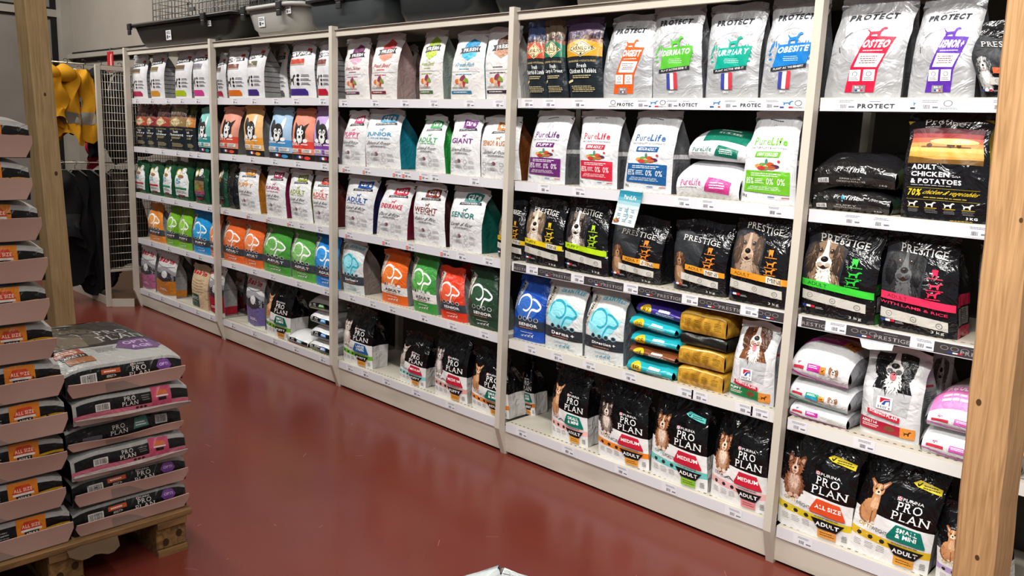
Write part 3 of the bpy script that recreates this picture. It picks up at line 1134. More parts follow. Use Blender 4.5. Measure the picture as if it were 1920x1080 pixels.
def d_pure(c, label, head='#2e3b63'):
    A = Art()
    A.lines('#33363c', 0.34, 0.945, 0.7, 0.965, 1)
    A.stroke('#b7b9bc', [(0.42, 0.8), (0.46, 0.88), (0.52, 0.9), (0.56, 0.84), (0.52, 0.78)], 0.006)
    A.text(c, 'Pure', 0.16, 0.67, 0.5, 0.755, 0.0, serif=True)
    A.text(c, 'Life', 0.51, 0.67, 0.82, 0.76, 0.03)
    A.text('#8a8c90', 'NATURALITY & HAPPINESS', 0.14, 0.628, 0.84, 0.65, 0.005)
    A.poly(c, (0.24, 0.53), (0.72, 0.535), (0.74, 0.6), (0.26, 0.595))
    A.text('#ffffff', label, 0.29, 0.545, 0.69, 0.585, 0.02, 0.05)
    food(A.sub(0.24, 0.37, 0.78, 0.52))
    A.poly(c, (0.1, 0.13), (0.92, 0.11), (0.92, 0.375), (0.1, 0.375))
    A.lines('#ffffff', 0.2, 0.31, 0.85, 0.355, 2, 3, 0.35)
    A.text('#ffffff', '85%', 0.13, 0.22, 0.28, 0.295, 0.0)
    A.lines('#ffffff', 0.3, 0.225, 0.48, 0.29, 3, 5, 0.35)
    A.text('#ffffff', '0%', 0.52, 0.22, 0.65, 0.295, 0.0)
    A.text('#ffffff', '0%', 0.72, 0.22, 0.85, 0.295, 0.0)
    A.lines('#ffffff', 0.16, 0.15, 0.86, 0.2, 3, 6, 0.25)
    A.text('#333333', '2kg', 0.08, 0.06, 0.17, 0.1, 0.02)
    A.rect('#3a6aa8', 0.56, 0.075, 0.68, 0.085)
    A.rect('#b84048', 0.8, 0.075, 0.92, 0.085)
    G = Art()
    G.rect('#dcdcdc', 0.0, 0.46, 1.0, 0.52)
    G.lines('#505054', 0.15, 0.1, 0.9, 0.42, 14, 2, 0.3)
    return dict(art=A, base='#d9dbde', fin='film', gus='#67696d', gart=G, gname='grey side gusset', seal='#cfd1d4')


def d_prest(c, age, mini=None, dog=None, head='PRESTIGE', hv=0.86, kg='3 kg', ico='#e0a030', line2=None, small=False, gus=None):
    A = Art()
    A.poly('#2a2c30', (0.0, 0.36), (0.55, 0.4), (0.6, 0.8), (0.2, 0.95), (0, 0.9))
    dk = dog or ('#9a8f86', '#e6ded6', '#3a3230')
    if small:
        dog_sit(A.sub(-0.02 + 0.02, 0.1, 0.34, 0.64), dk[0], dk[1], dk[2], 'drop')
    else:
        dog_head(A.sub(0.02, 0.36, 0.6, 0.9), *dk)
    y = hv
    A.tquad('#d6d4ce', head, (0.2, y - 0.0), (0.86, y - 0.045), (0.86, y + 0.035), (0.2, y + 0.08), 0.0, True)
    A.lines('#8f8f8f', 0.42, y + 0.09, 0.62, y + 0.1, 1)
    for k, (x, yy) in enumerate([(0.72, 0.66), (0.74, 0.54), (0.72, 0.45)]):
        if k == 0:
            A.poly(ico, (x - 0.04, yy + 0.05), (x + 0.04, yy + 0.05), (x + 0.03, yy - 0.04), (x, yy), (x - 0.03, yy - 0.04))
        else:
            dog_stand(A.sub(x - 0.09, yy - 0.03, x + 0.09, yy + 0.04), ico)
        A.lines(ico, x - 0.12, yy - 0.055, x + 0.14, yy - 0.035, 1, k)
    A.poly(c, (0.3 if small else 0.02, 0.35), (0.98, 0.29), (0.98, 0.37), (0.3 if small else 0.02, 0.43))
    a0 = 0.36 if small else 0.12
    if mini:
        A.poly('#d8d4c8', (0.66, 0.308), (0.9, 0.292), (0.9, 0.375), (0.66, 0.393))
        A.tquad('#38342c', mini, (0.69, 0.32), (0.88, 0.307), (0.88, 0.36), (0.69, 0.375), 0.0)
    A.tquad('#2b261c', age, (a0, 0.365), (a0 + 0.27, 0.345), (a0 + 0.27, 0.385), (a0, 0.405), 0.0)
    if line2:
        A.tquad(c, line2, (0.02, 0.30), (0.9, 0.235), (0.9, 0.265), (0.02, 0.33), 0.01)
    x0 = 0.22 if small else 0.04
    dy = 0.05 if line2 else 0.0
    A.poly('#c9c6bd', (x0, 0.19 - dy), (0.9, 0.125 - dy), (0.9, 0.23 - dy), (x0, 0.30 - dy))
    for k in range(3):
        x = x0 + 0.12 + k * (0.8 - x0) * 0.42
        A.ring('#3a3a38', x, 0.24 - dy - 0.03 * k, 0.04, 0.03, 0.14)
        A.lines('#3a3a38', x - 0.02, 0.232 - dy - 0.03 * k, x + 0.02, 0.248 - dy - 0.03 * k, 2, k, 0.3)
        A.lines('#6a6a66', x - 0.08, 0.185 - dy - 0.028 * k, x + 0.08, 0.195 - dy - 0.028 * k, 1, k)
    A.flag(0.06, 0.1, 0.24, 0.125)
    A.lines('#a8a8a8', 0.25, 0.09, 0.36, 0.115, 2)
    A.text('#d8d6d0', kg, 0.7, 0.035, 0.86, 0.075, 0.0)
    G = Art()
    if gus:
        G.rect(gus, 0, 0.0, 1, 0.12)
        G.rect(gus, 0, 0.34, 1, 0.46)
        G.rect('#8a8480', 0.1, 0.14, 0.9, 0.32)
        G.lines('#403c3a', 0.15, 0.15, 0.85, 0.31, 8, 1, 0.3)
    return dict(art=A, base='#141417', fin='gloss', gus='#18181b', gart=G, seal='#1c1c20')


def d_profine():
    A = Art()
    for k, q in enumerate(['#c98a3a', '#d99c48', '#e0b060', '#d98a4a', '#c0563a', '#8a3030', '#4a1f24']):
        A.rect(q, 0.06, 0.585 + k * 0.045, 0.94, 0.635 + k * 0.045)
    A.poly('#6a4a1e', (0.06, 0.56), (0.94, 0.56), (0.94, 0.61), (0.4, 0.6), (0.06, 0.63))
    A.rect('#7a4a24', 0.2, 0.715, 0.8, 0.73)
    for x, r in ((0.3, 0.035), (0.56, 0.05), (0.66, 0.03)):
        A.ell('#4a2c1a', x, 0.735, r, 0.022)
    A.ell('#ecc877', 0.6, 0.775, 0.3, 0.03)
    A.ell('#f6e3a0', 0.68, 0.775, 0.12, 0.018)
    A.text('#b8b4ae', 'Profine', 0.22, 0.93, 0.68, 0.985, -0.005)
    A.text('#b8b4ae', "nature's reason", 0.22, 0.905, 0.4, 0.922, 0.0)
    for k, q in enumerate(['ADULT', 'CHICKEN', '& POTATOES']):
        A.text('#f4f4f4', q, 0.12, 0.5 - k * 0.07, (0.42, 0.58, 0.72)[k], 0.548 - k * 0.07, 0.03)
    A.lines('#b0b0b0', 0.12, 0.338, 0.7, 0.35, 1)
    A.rect('#a8952a', 0.08, 0.315, 0.92, 0.318)
    A.text('#e8c832', '70%', 0.1, 0.235, 0.26, 0.305, 0.03, 0.15)
    A.text('#e8c832', 'chicken & vegetables', 0.29, 0.245, 0.9, 0.3, 0.0, 0.15)
    A.lines('#b8a03a', 0.28, 0.215, 0.84, 0.232, 1, 3)
    A.rect('#a8952a', 0.08, 0.2, 0.92, 0.203)
    for k in range(4):
        dog_stand(A.sub(0.1 + k * 0.21, 0.13, 0.23 + k * 0.21, 0.185), '#e8e4d8')
        A.rect('#c8a828', 0.1 + k * 0.21, 0.118, 0.24 + k * 0.21, 0.124)
        A.lines('#8a8a8a', 0.1 + k * 0.21, 0.07, 0.25 + k * 0.21, 0.112, 3, k, 0.3)
    A.text('#f0f0f0', '3 KG', 0.78, 0.03, 0.9, 0.055, 0.03)
    A.lines('#c8a828', 0.6, 0.008, 0.9, 0.018, 1)
    return dict(art=A, base='#16161a', fin='gloss', gus='#b39b24', gname='yellow side gusset', seal='#131316', gfin='shine')


def logo_sq(A):
    """white square tag with a slanted blue and red mark"""
    A.rect('#ececec', 0, 0, 1, 1)
    A.poly('#2c4a94', (0.3, 0.35), (0.52, 0.35), (0.6, 0.6), (0.8, 0.66), (0.8, 0.35), (0.86, 0.35), (0.86, 0.78), (0.5, 0.72))
    A.poly('#c32034', (0.2, 0.9), (0.84, 0.9), (0.84, 0.8), (0.5, 0.76), (0.28, 0.5), (0.2, 0.5))


def d_hills(c, title, dog, logo_y=0.3, low='#b01c34', ear=True):
    A = Art()
    A.poly('#b8babd', (0.25, 0.35), (0.8, 0.3), (0.85, 0.6), (0.2, 0.62))
    dog_head(A.sub(0.12, 0.58, 0.88, 1.08), *dog)
    lg = A.sub(0.3, logo_y + 0.03, 0.56, logo_y + 0.18)
    logo_sq(lg)
    A.text('#333a50', "Hill's", 0.33, logo_y + 0.04, 0.53, logo_y + 0.075, 0.01, serif=True)
    A.poly('#c8283c', (0.16, logo_y + 0.01), (0.7, logo_y - 0.035), (0.7, logo_y - 0.1), (0.16, logo_y - 0.05))
    A.tquad('#ffffff', 'SCIENCE PLAN', (0.2, logo_y - 0.025), (0.66, logo_y - 0.07), (0.66, logo_y - 0.035), (0.2, logo_y + 0.005), 0.035)
    A.poly(low, (0.04, 0.07), (0.72, 0.06), (0.72, 0.18), (0.04, 0.215))
    A.text('#ffffff', title, 0.08, 0.155, 0.34, 0.19, 0.03)
    A.lines('#f0d8d8', 0.08, 0.1, 0.4, 0.145, 2, 3)
    A.ell('#7a4a32', 0.55, 0.13, 0.09, 0.035)
    A.rect('#d8893a', 0.72, 0.055, 0.94, 0.18)
    dog_stand(A.sub(0.77, 0.09, 0.89, 0.15), '#3a2410')
    G = Art()
    G.lines('#7a7a80', 0.15, 0.1, 0.9, 0.6, 18, 5, 0.35)
    G.rect('#b02a40', 0.1, 0.65, 0.9, 0.68)
    return dict(art=A, base='#d6d7d9', fin='film', gus='#a9aaad', gart=G, seal='#d6d7d9')


# ends and tops of bags lying down
def e_pure(c, label, top=False):
    A = Art()
    A.text(c, 'PureLife', 0.08, 0.5, 0.42, 0.78, 0.01)
    A.lines('#9a9ca0', 0.06, 0.38, 0.42, 0.44, 1)
    A.poly(c, (0.48, 0.28), (0.86, 0.2), (0.88, 0.75), (0.52, 0.88))
    A.lines('#ffffff', 0.54, 0.4, 0.82, 0.7, 3, 2, 0.4)
    return A


def e_profine(c, l1):
    A = Art()
    A.rect('#2a2826', 0.0, 0.02, 1, 0.42)
    A.barcode(0.06, 0.14, 0.2, 0.36, '#e8e8e8')
    A.text('#d8d6d2', l1, 0.34, 0.29, 0.6, 0.36, 0.01)
    A.text('#d8d6d2', 'CHICKEN & POTATOES', 0.3, 0.19, 0.66, 0.26, 0.01)
    A.text('#d8d6d2', '3 KG', 0.82, 0.12, 0.91, 0.19, 0.03)
    A.text('#e4e2de', 'Pr', 0.3, 0.62, 0.38, 0.8, 0.0, 0.1)
    A.ell(c, 0.42, 0.68, 0.025, 0.07)
    A.text('#e4e2de', 'fine', 0.46, 0.6, 0.64, 0.82, 0.0, 0.1)
    return A


def e_hills(c, l1, bird=True, dog=True):
    A = Art()
    logo_sq(A.sub(0.1, 0.62, 0.18, 0.86))
    A.poly('#c43244', (0.05, 0.5), (0.24, 0.44), (0.24, 0.6), (0.05, 0.66))
    A.rect(c, 0.3, 0.42, 0.52, 0.74)
    A.lines('#ffffff', 0.32, 0.56, 0.48, 0.7, 2)
    if bird:
        A.rect('#d8893a', 0.52, 0.4, 0.62, 0.72)
        dog_stand(A.sub(0.545, 0.48, 0.6, 0.62), '#3a2410')
    if dog:
        dog_head(A.sub(0.66, 0.36, 0.84, 0.84), '#c9bfb4', '#f0ece6', '#8a5a3a')
    A.poly(c, (0.0, 0.36), (0.2, 0.14), (0.7, 0.05), (1, 0.05), (1, 0.1), (0.7, 0.12), (0.22, 0.22), (0.0, 0.44))
    return A


def e_pro(c, hexc, low):
    A = Art()
    A.rect('#111114', 0.04, 0.32, 0.98, 0.82)
    A.barcode(0.06, 0.42, 0.16, 0.76, '#e4e4e4')
    A.text('#f2f2f2', 'PRO', 0.26, 0.6, 0.4, 0.76, 0.0, serif=True)
    A.text('#f2f2f2', 'PLAN', 0.24, 0.38, 0.42, 0.54, 0.0, serif=True)
    A.poly(hexc, (0.52, 0.4), (0.56, 0.8), (0.74, 0.8), (0.78, 0.4), (0.65, 0.3))
    A.lines('#ffffff', 0.56, 0.5, 0.74, 0.72, 2)
    A.rect(c, 0.0, 0.1, 1, 0.24)
    A.rect('#e29a3c', 0.58, 0.06, 0.74, 0.28)
    return A


def e_sack(kind):
    """printed end of a big sack, above its folded flap"""
    A = Art()
    if kind == 'orange':
        A.rect('#101012', 0, 0.0, 1, 0.86)
        A.poly('#b98a1e', (0.82, 0.52), (1.0, 0.6), (1.0, 0.68), (0.82, 0.58))
        A.rect('#d27a1e', 0.63, 0.3, 0.83, 1.0)
        A.poly('#c43f22', (0.655, 0.7), (0.685, 0.9), (0.775, 0.9), (0.805, 0.7), (0.775, 0.64), (0.685, 0.64))
        A.text('#f0c8b4', 'ALL SIZE', 0.668, 0.72, 0.792, 0.82, 0.03)
        A.rect('#e0d8d0', 0.66, 0.62, 0.8, 0.68)
        A.rect('#141414', 0.68, 0.5, 0.78, 0.62)
        A.text('#e0d8d0', 'ADULT', 0.69, 0.52, 0.77, 0.59, 0.03)
        A.lines('#8a8a86', 0.42, 0.56, 0.6, 0.78, 3, 2, 0.4)
        A.text('#c8c4be', 'PRO', 0.13, 0.64, 0.24, 0.8, 0.0, serif=True)
        A.text('#c8c4be', 'PLAN', 0.11, 0.46, 0.26, 0.6, 0.0, serif=True)
    elif kind == 'purple':
        A.rect('#0f0f11', 0, 0.0, 1, 0.9)
        A.barcode(0.12, 0.42, 0.25, 0.76, '#cfcac4', n=18)
        A.rect('#b5512e', 0.29, 0.66, 0.45, 0.82)
        A.lines('#e8d0c0', 0.31, 0.7, 0.43, 0.78, 1, 1, 0.6)
        A.text('#d8d4ce', 'ADULT 7+', 0.33, 0.53, 0.41, 0.62, 0.02)
        A.rect('#b0783a', 0.3, 0.4, 0.45, 0.48)
        A.rect('#d6d2cc', 0.54, 0.81, 0.565, 0.88)
        A.rect('#a8283a', 0.545, 0.82, 0.56, 0.87)
        A.text('#d6d2cc', 'PURINA', 0.57, 0.815, 0.66, 0.87, 0.0)
        A.text('#d6d2cc', 'PRO', 0.545, 0.62, 0.67, 0.79, 0.0, serif=True)
        A.text('#d6d2cc', 'PLAN', 0.52, 0.42, 0.7, 0.59, 0.0, serif=True)
        A.poly('#6d3f86', (0.76, 0.66), (0.79, 0.88), (0.87, 0.88), (0.9, 0.66), (0.87, 0.5), (0.79, 0.5))
        A.text('#cdb8d8', 'OPTI', 0.79, 0.65, 0.87, 0.75, 0.01)
    elif kind == 'pink':
        A.rect('#101012', 0.03, 0.42, 0.66, 0.86)
        A.rect('#101012', 0.84, 0.44, 1.0, 0.86)
        A.rect('#c06478', 0, 0.24, 1, 0.42)
        A.rect('#b84a66', 0.66, 0.2, 0.84, 1.0)
        A.rect('#d8ccc8', 0.02, 0.12, 1, 0.25)
        A.barcode(0.18, 0.44, 0.3, 0.72, '#cfcac4', n=16)
        A.text('#d6d2cc', 'PRO', 0.42, 0.66, 0.52, 0.82, 0.0, serif=True)
        A.text('#d6d2cc', 'PLAN', 0.4, 0.47, 0.54, 0.63, 0.0, serif=True)
        A.lines('#7a7672', 0.57, 0.56, 0.65, 0.8, 3, 3, 0.4)
        A.poly('#c8683a', (0.7, 0.68), (0.72, 0.86), (0.79, 0.86), (0.81, 0.68))
        A.rect('#d8ccc8', 0.7, 0.6, 0.81, 0.66)
        A.rect('#1a1416', 0.72, 0.46, 0.79, 0.58)
        for k in range(3):
            A.ell('#2a1a1e', 0.53 + k * 0.035, 0.33, 0.014, 0.05)
    else:
        A.rect('#0f0f11', 0, 0.0, 1, 0.9)
        A.barcode(0.76, 0.44, 0.87, 0.82, '#b8b4ae', n=16)
        A.text('#d6d2cc', 'PRO', 0.38, 0.58, 0.49, 0.76, 0.0, serif=True)
        A.text('#d6d2cc', 'PLAN', 0.36, 0.36, 0.51, 0.54, 0.0, serif=True)
        A.poly('#4a7a74', (0.56, 0.42), (0.58, 0.85), (0.68, 0.9), (0.7, 0.46))
        A.lines('#d8d8d8', 0.58, 0.5, 0.68, 0.7, 2)
        A.rect('#55505a', 0.13, 0.3, 0.29, 0.5)
    return A


# ------------------------------------------------------------------ the room
PAINT = noise_mat('beige_enamel', '#c3bcae', '#cdc6b9', 3.0, 0.42, bump=0.02, lo=0.2, hi=0.8)
RAILW = mat('#d9d8de', 'plastic')
SHELFTOP = noise_mat('shelf_enamel', '#b3ad9f', '#c0baac', 4.0, 0.45, bump=0.03)
DARK = mat('#171513', 'matte')

fl = MB()
fl.box(-5, -7, -0.05, 10, 1.6, 0.0, noise_mat('red_floor_paint', '#642820', '#6e3429', 1.6, 0.22, bump=0.05, detail=8, spec=0.5, lo=0.25, hi=0.75))
tag(fl.build('floor'), kind='structure')
sc = MB()
rr = random.Random(4)
for k in range(46):
    x, y = rr.uniform(2.5, 5.6), rr.uniform(-1.6, -0.1)
    a, l = rr.uniform(0, 3.1), rr.uniform(0.004, 0.05)
    dx, dy = math.cos(a) * l, math.sin(a) * l
    q = 0.0012
    sc.add([(x, y, 0.0006), (x + dx, y + dy, 0.0006), (x + dx - dy / l * q, y + dy + dx / l * q, 0.0006), (x - dy / l * q, y + dx / l * q, 0.0006)], [(0, 1, 2, 3)],
           mat('#a8705e', 'matte'))
tag(sc.build('floor_scratches'), kind='structure')

WALLM = noise_mat('grey_beige_wall', '#8f877c', '#9a9288', 2.2, 0.7, bump=0.05, lo=0.2, hi=0.8)
w = MB()
w.box(-2.8, 0.56, 0, 10, 0.66, 4.2, WALLM)
tag(w.build('wall_back'), kind='structure')
w = MB()
w.box(-2.9, -7, 0, -2.8, 0.66, 4.2, noise_mat('grey_door_wall', '#7d776f', '#88827a', 2.0, 0.6, bump=0.04))
tag(w.build('wall_left'), kind='structure')
w = MB()
w.box(-5, -7, 4.2, 10, 1.6, 4.3, noise_mat('dark_ceiling', '#6a6762', '#75726c', 2.0, 0.8))
tag(w.build('ceiling'), kind='structure')
TR = noise_mat('grey_steel_trim', '#9a948a', '#a8a297', 3.0, 0.4)
n = 1
for (a, b, c, d, e, f, m) in [
    (-2.8, 0.46, 0, -2.66, 0.56, 2.72, TR), (-2.8, -7, 2.40, -2.775, 0.5, 2.47, TR), (-2.8, -7, 2.472, -2.787, 0.5, 2.49, DARK), (-2.8, -7, 2.38, -2.787, 0.5, 2.398, DARK),
    (-2.8, 0.405, 0, -2.788, 0.46, 2.66, DARK), (-2.8, -7, 2.70, -2.7, 0.56, 2.78, TR), (-2.66, 0.5, 2.70, 1.2, 0.56, 2.76, TR), (-2.66, 0.52, 2.665, 1.2, 0.56, 2.7, DARK),
    (-2.66, 0.5, 2.00, 0.0, 0.56, 2.04, TR), (-2.66, 0.545, 2.04, 0.0, 0.56, 2.065, DARK), (-2.66, 0.55, 1.965, 0.0, 0.56, 1.995, DARK),
    (-2.8, -0.85, 0.0, -2.76, -0.79, 2.05, DARK)]:
    t = MB()
    t.box(a, b, c, d, e, f, m)
    tag(t.build('trim_%d' % n), kind='structure')
    n += 1

# ------------------------------------------------------------------ shelving units
SH = {
    1: [1.5898, 1.5894, 1.582, 1.5858, 1.5859], 2: [1.2345, 1.2408, 1.24, 1.2398, 1.237], 3: [0.8902, 0.8919, 0.8909, 0.8905, 0.8909],
    4: [0.5425, 0.5462, 0.55, 0.5427, 0.5351], 5: [0.146, 0.146, 0.155, 0.152, 0.1434]}
PX = [0, 1.3443, 2.6876, 4.0029, 5.32, 6.65]
TAGS = {
    (1, 1): [0.111, 0.373, 0.637, 0.853, 1.089],
    (1, 2): [1.585, 1.82, 2.071, 2.288, 2.555],
    (1, 3): [2.754, 3.023, 3.262, 3.475, 3.72, 3.905],
    (1, 4): [4.078, 4.197, 4.352, 4.654, 4.783, 5.018, 5.169],
    (1, 5): [5.415, 5.658, 5.844],
    (2, 1): [0.236, 0.519, 0.759, 0.955, 1.073],
    (2, 2): [1.555, 1.788, 2.049, 2.299, 2.569],
    (2, 3): [2.779, 2.959, 3.211, 3.286, 3.416, 3.494, 3.769],
    (2, 4): [4.189, 4.376, 4.862, 4.961, 5.214],
    (2, 5): [5.473, 5.562, 5.829],
    (3, 1): [0.258, 0.479, 0.698, 0.93, 1.204],
    (3, 2): [1.439, 1.742, 1.978, 2.218, 2.333, 2.524],
    (3, 3): [2.805, 3.131, 3.323, 3.582, 3.694, 3.871],
    (3, 4): [4.142, 4.394, 4.66, 4.924, 5.161],
    (3, 5): [5.464, 5.726],
    (4, 1): [0.271, 0.564, 0.856, 1.05],
    (4, 2): [1.515, 1.788, 2.006, 2.299, 2.586],
    (4, 3): [2.831, 3.013, 3.181, 3.435, 3.643, 3.862],
    (4, 4): [4.153, 4.306, 4.479, 4.68, 4.935, 4.996, 5.174, 5.235],
    (4, 5): [5.372, 5.594],
    (5, 1): [0.185, 0.412, 0.716, 0.984, 1.198],
    (5, 2): [1.496, 1.773, 2.02, 2.263, 2.546],
    (5, 3): [2.813, 2.955, 3.143, 3.384, 3.646],
    (5, 4): [4.12, 4.391, 4.671, 4.898, 5.17],
    (5, 5): [5.432],
}
LIPH = 0.041


def price_tag(parent, x, z, seed, red=False):
    """small printed card behind the clear shelf rail"""
    mb = MB()
    P = np.zeros((2, 5, 3))
    for j in range(2):
        for i in range(5):
            P[j, i] = (x - 0.034 + 0.068 * i / 4, 0.0388, z - 0.037 + 0.034 * j)
    mb.grid(P, mat('#e2e1e6', 'plastic'), False)
    A = Art()
    A.lines('#7d7c8c', 0.22, 0.66, 0.92, 0.9, 2, seed, 0.45)
    A.barcode(0.3, 0.1, 0.62, 0.55, None, '#4a4852', 9, seed)
    A.lines('#6a6878', 0.68, 0.16, 0.96, 0.4, 1, seed + 1, 0.6)
    if red:
        A.rect('#d8604e', 0.0, 0.05, 0.26, 0.55)
        A.lines('#f0d8d0', 0.03, 0.14, 0.23, 0.46, 2, 3, 0.4)
    lay(mb, A, P, 'plastic', off=0.0003, layer=0.00004, step=1)
    return mb.build('price_tag', parent)


def banner(parent, x0, x1, z, A, base, fin='plastic'):
    mb = MB()
    P = np.zeros((2, 9, 3))
    for j in range(2):
        for i in range(9):
            P[j, i] = (x0 + (x1 - x0) * i / 8, 0.0392, z - 0.039 + (0.033 if base != '#e6e6ea' else 0.037) * j)
    mb.grid(P, mat(base, fin), False)
    lay(mb, A, P, fin, off=0.0002, layer=0.00003, step=1)
    return mb.build('printed_rail_strip', parent)


UL = ['shelving bay at the far left end, its left upright by the wire grid panel', 'second shelving bay from the left, under the pale grey bin',
      'third shelving bay from the left, under the dark bins', 'fourth shelving bay, holding the bags with vegetable heap prints',
      'nearest shelving bay, partly hidden by the wood post on the right']


def upright(mb, x):
    mb.prism([(0.0, 1.95), (0.0, 0.13), (0.045, 0.0), (0.085, 0.0), (0.085, 0.1), (0.038, 0.14), (0.038, 1.95)], 'x', x - 0.014, x + 0.014, PAINT)


for i in range(5):
    x0, x1 = PX[i], PX[i + 1]
    root = thing('shelving_unit', UL[i], 'shelf', (x0, 0, 0), group='beige metal shelving bays')
    a, b = 0.016, x1 - x0 - 0.016
    for k, xx in enumerate([0.0] + ([x1 - x0] if i == 4 else [])):
        m = MB()
        upright(m, xx)
        for q in range(30):
            m.box(xx - 0.004, 0.488, 0.25 + q * 0.055, xx + 0.004, 0.4885, 0.28 + q * 0.055, DARK)
        m.box(xx - 0.014, 0.46, 0.0, xx + 0.014, 0.5, 1.93, PAINT)
        bevel(m.build('upright', root), 0.0025, 2)
    m = MB()
    m.box(a - 0.016, 0.5, 0.02, b + 0.016, 0.512, 1.93, noise_mat('back_panel', '#4b463f', '#56514a', 3, 0.6))
    m.build('back_panel', root)
    m = MB()
    m.box(a, 0.022, 1.898, b, 0.034, 1.931, PAINT)
    m.box(a, 0.012, 1.930, b, 0.034, 1.9335, PAINT)
    m.box(a, 0.034, 1.918, b, 0.5, 1.931, PAINT)
    bevel(m.build('top_rail', root), 0.002, 1)
    m = MB()
    zb = SH[5][i] - LIPH
    m.prism([(0.044, zb), (0.052, 0.012), (0.062, 0.012), (0.056, zb)], 'x', a - 0.008, b + 0.008, noise_mat('scuffed_enamel', '#bdb6a6', '#cfc8ba', 2.5, 0.5, stretch=(1, 1, 6), bump=0.03, lo=0.32, hi=0.5))
    m.build('kick_plate', root)
    for r in range(1, 6):
        z = SH[r][i]
        m = MB()
        m.box(a, 0.05, z - 0.028, b, 0.49, z, SHELFTOP)
        m.box(a, 0.04, z - 0.006, b, 0.05, z, PAINT)
        m.box(a, 0.042, z - LIPH, b, 0.052, z - 0.004, PAINT)
        for q in range(int((b - a) / 0.025)):
            m.box(a + 0.012 + q * 0.025, 0.062, z, a + 0.022 + q * 0.025, 0.067, z + 0.0003, DARK)
        sh = m.build('shelf', root)
        m = MB()
        dark = r == 3 and i >= 3
        m.box(a + 0.002, 0.0393, z - LIPH, b - 0.002, 0.0425, z - 0.002, mat('#dddbd6', 'plastic') if r == 4 and i > 2 else RAILW)
        m.build('price_rail', sh)
        bx = x0
        if (r, i) == (1, 3):
            A = Art()
            s0, s1 = 4.50, 5.29
            g = lambda x: (x - s0) / (s1 - s0)
            for x in (4.586, 4.849, 5.104):
                A.text('#33353c', 'PROTECT', g(x) - 0.056, 0.22, g(x) + 0.056, 0.56, 0.05)
                A.lines('#6a6c72', g(x) - 0.02, 0.68, g(x) + 0.02, 0.78, 1)
            for x in (4.706, 4.967, 5.225):
                dog_stand(A.sub(g(x) - 0.02, 0.42, g(x) + 0.03, 0.8), '#3a7ab0')
                A.flag(g(x) - 0.03, 0.16, g(x) + 0.03, 0.3)
            for x in (4.523, 4.748, 5.265):
                A.ring('#6a6a70', g(x), 0.6, 0.016, 0.24, 0.2)
                A.lines('#8a8a90', g(x) - 0.025, 0.14, g(x) + 0.025, 0.3, 2)
            banner(sh, s0 - bx, s1 - bx, z, A, '#e6e6ea')
        if (r, i) == (1, 4):
            A = Art()
            s0, s1 = 5.45, 5.80
            g = lambda x: (x - s0) / (s1 - s0)
            A.text('#33353c', 'PROTECT', g(5.455), 0.18, g(5.565), 0.56, 0.05)
            A.lines('#6a6c72', g(5.49), 0.68, g(5.53), 0.78, 1)
            dog_stand(A.sub(g(5.615), 0.42, g(5.64), 0.8), '#3a7ab0')
            A.rect('#2a2e3a', g(5.61), 0.16, g(5.63), 0.3)
            A.ring('#6a6a70', g(5.712), 0.6, 0.035, 0.24, 0.2)
            A.lines('#8a8a90', g(5.69), 0.14, g(5.74), 0.3, 2)
            banner(sh, s0 - bx, s1 - bx, z, A, '#e6e6ea')
        if dark:
            s0, s1 = (x0 + 0.03, x1 - 0.03)
            A = Art()
            g = lambda x: (x - s0) / (s1 - s0)
            for x in ([4.075, 4.316, 4.567, 4.835, 5.095] if i == 3 else [5.39, 5.638, 5.884, 6.13]):
                A.text('#a8a2a4', 'PRESTIGE', g(x) - 0.042, 0.22, g(x) + 0.042, 0.58, 0.0, serif=True)
                A.lines('#8a8486', g(x) - 0.02, 0.74, g(x) + 0.02, 0.84, 1)
            for x in ([4.225, 4.49, 4.739, 5.004, 5.23] if i == 3 else [5.553, 5.816, 6.06]):
                for q in (-1, 0, 1):
                    A.ring('#8a8486', g(x) + 0.022 * q, 0.6, 0.009, 0.2, 0.2)
                A.flag(g(x) - 0.014, 0.18, g(x) + 0.018, 0.3)
            banner(sh, s0 - bx, s1 - bx, z, A, '#3c383a')
        for k, x in enumerate(TAGS.get((r, i + 1), [])):
            red = (r, i + 1) in ((2, 3), (3, 3), (3, 2)) and k < (5 if r == 2 else 4)
            price_tag(sh, x - bx, z - 0.0005, 100 * r + 10 * i + k, red)
        for ch in sh.children:
            if ch.name.startswith('price_tag'):
                ch.location.y = -0.0004

# ------------------------------------------------------------------ upright bags, left to right on each shelf


def P(label, group, x, y, z, w, d, h, D, lean, topw, seed, **k):
    k.setdefault('rz', 0.035 * math.sin(seed * 2.3))
    return pouch(label, group, (x, y, z), w, d, h, D, lean, topw, seed, amp=k.pop('amp', 0.0062 if D['fin'] in ('gloss', 'foil', 'shine') else 0.0055), **k)


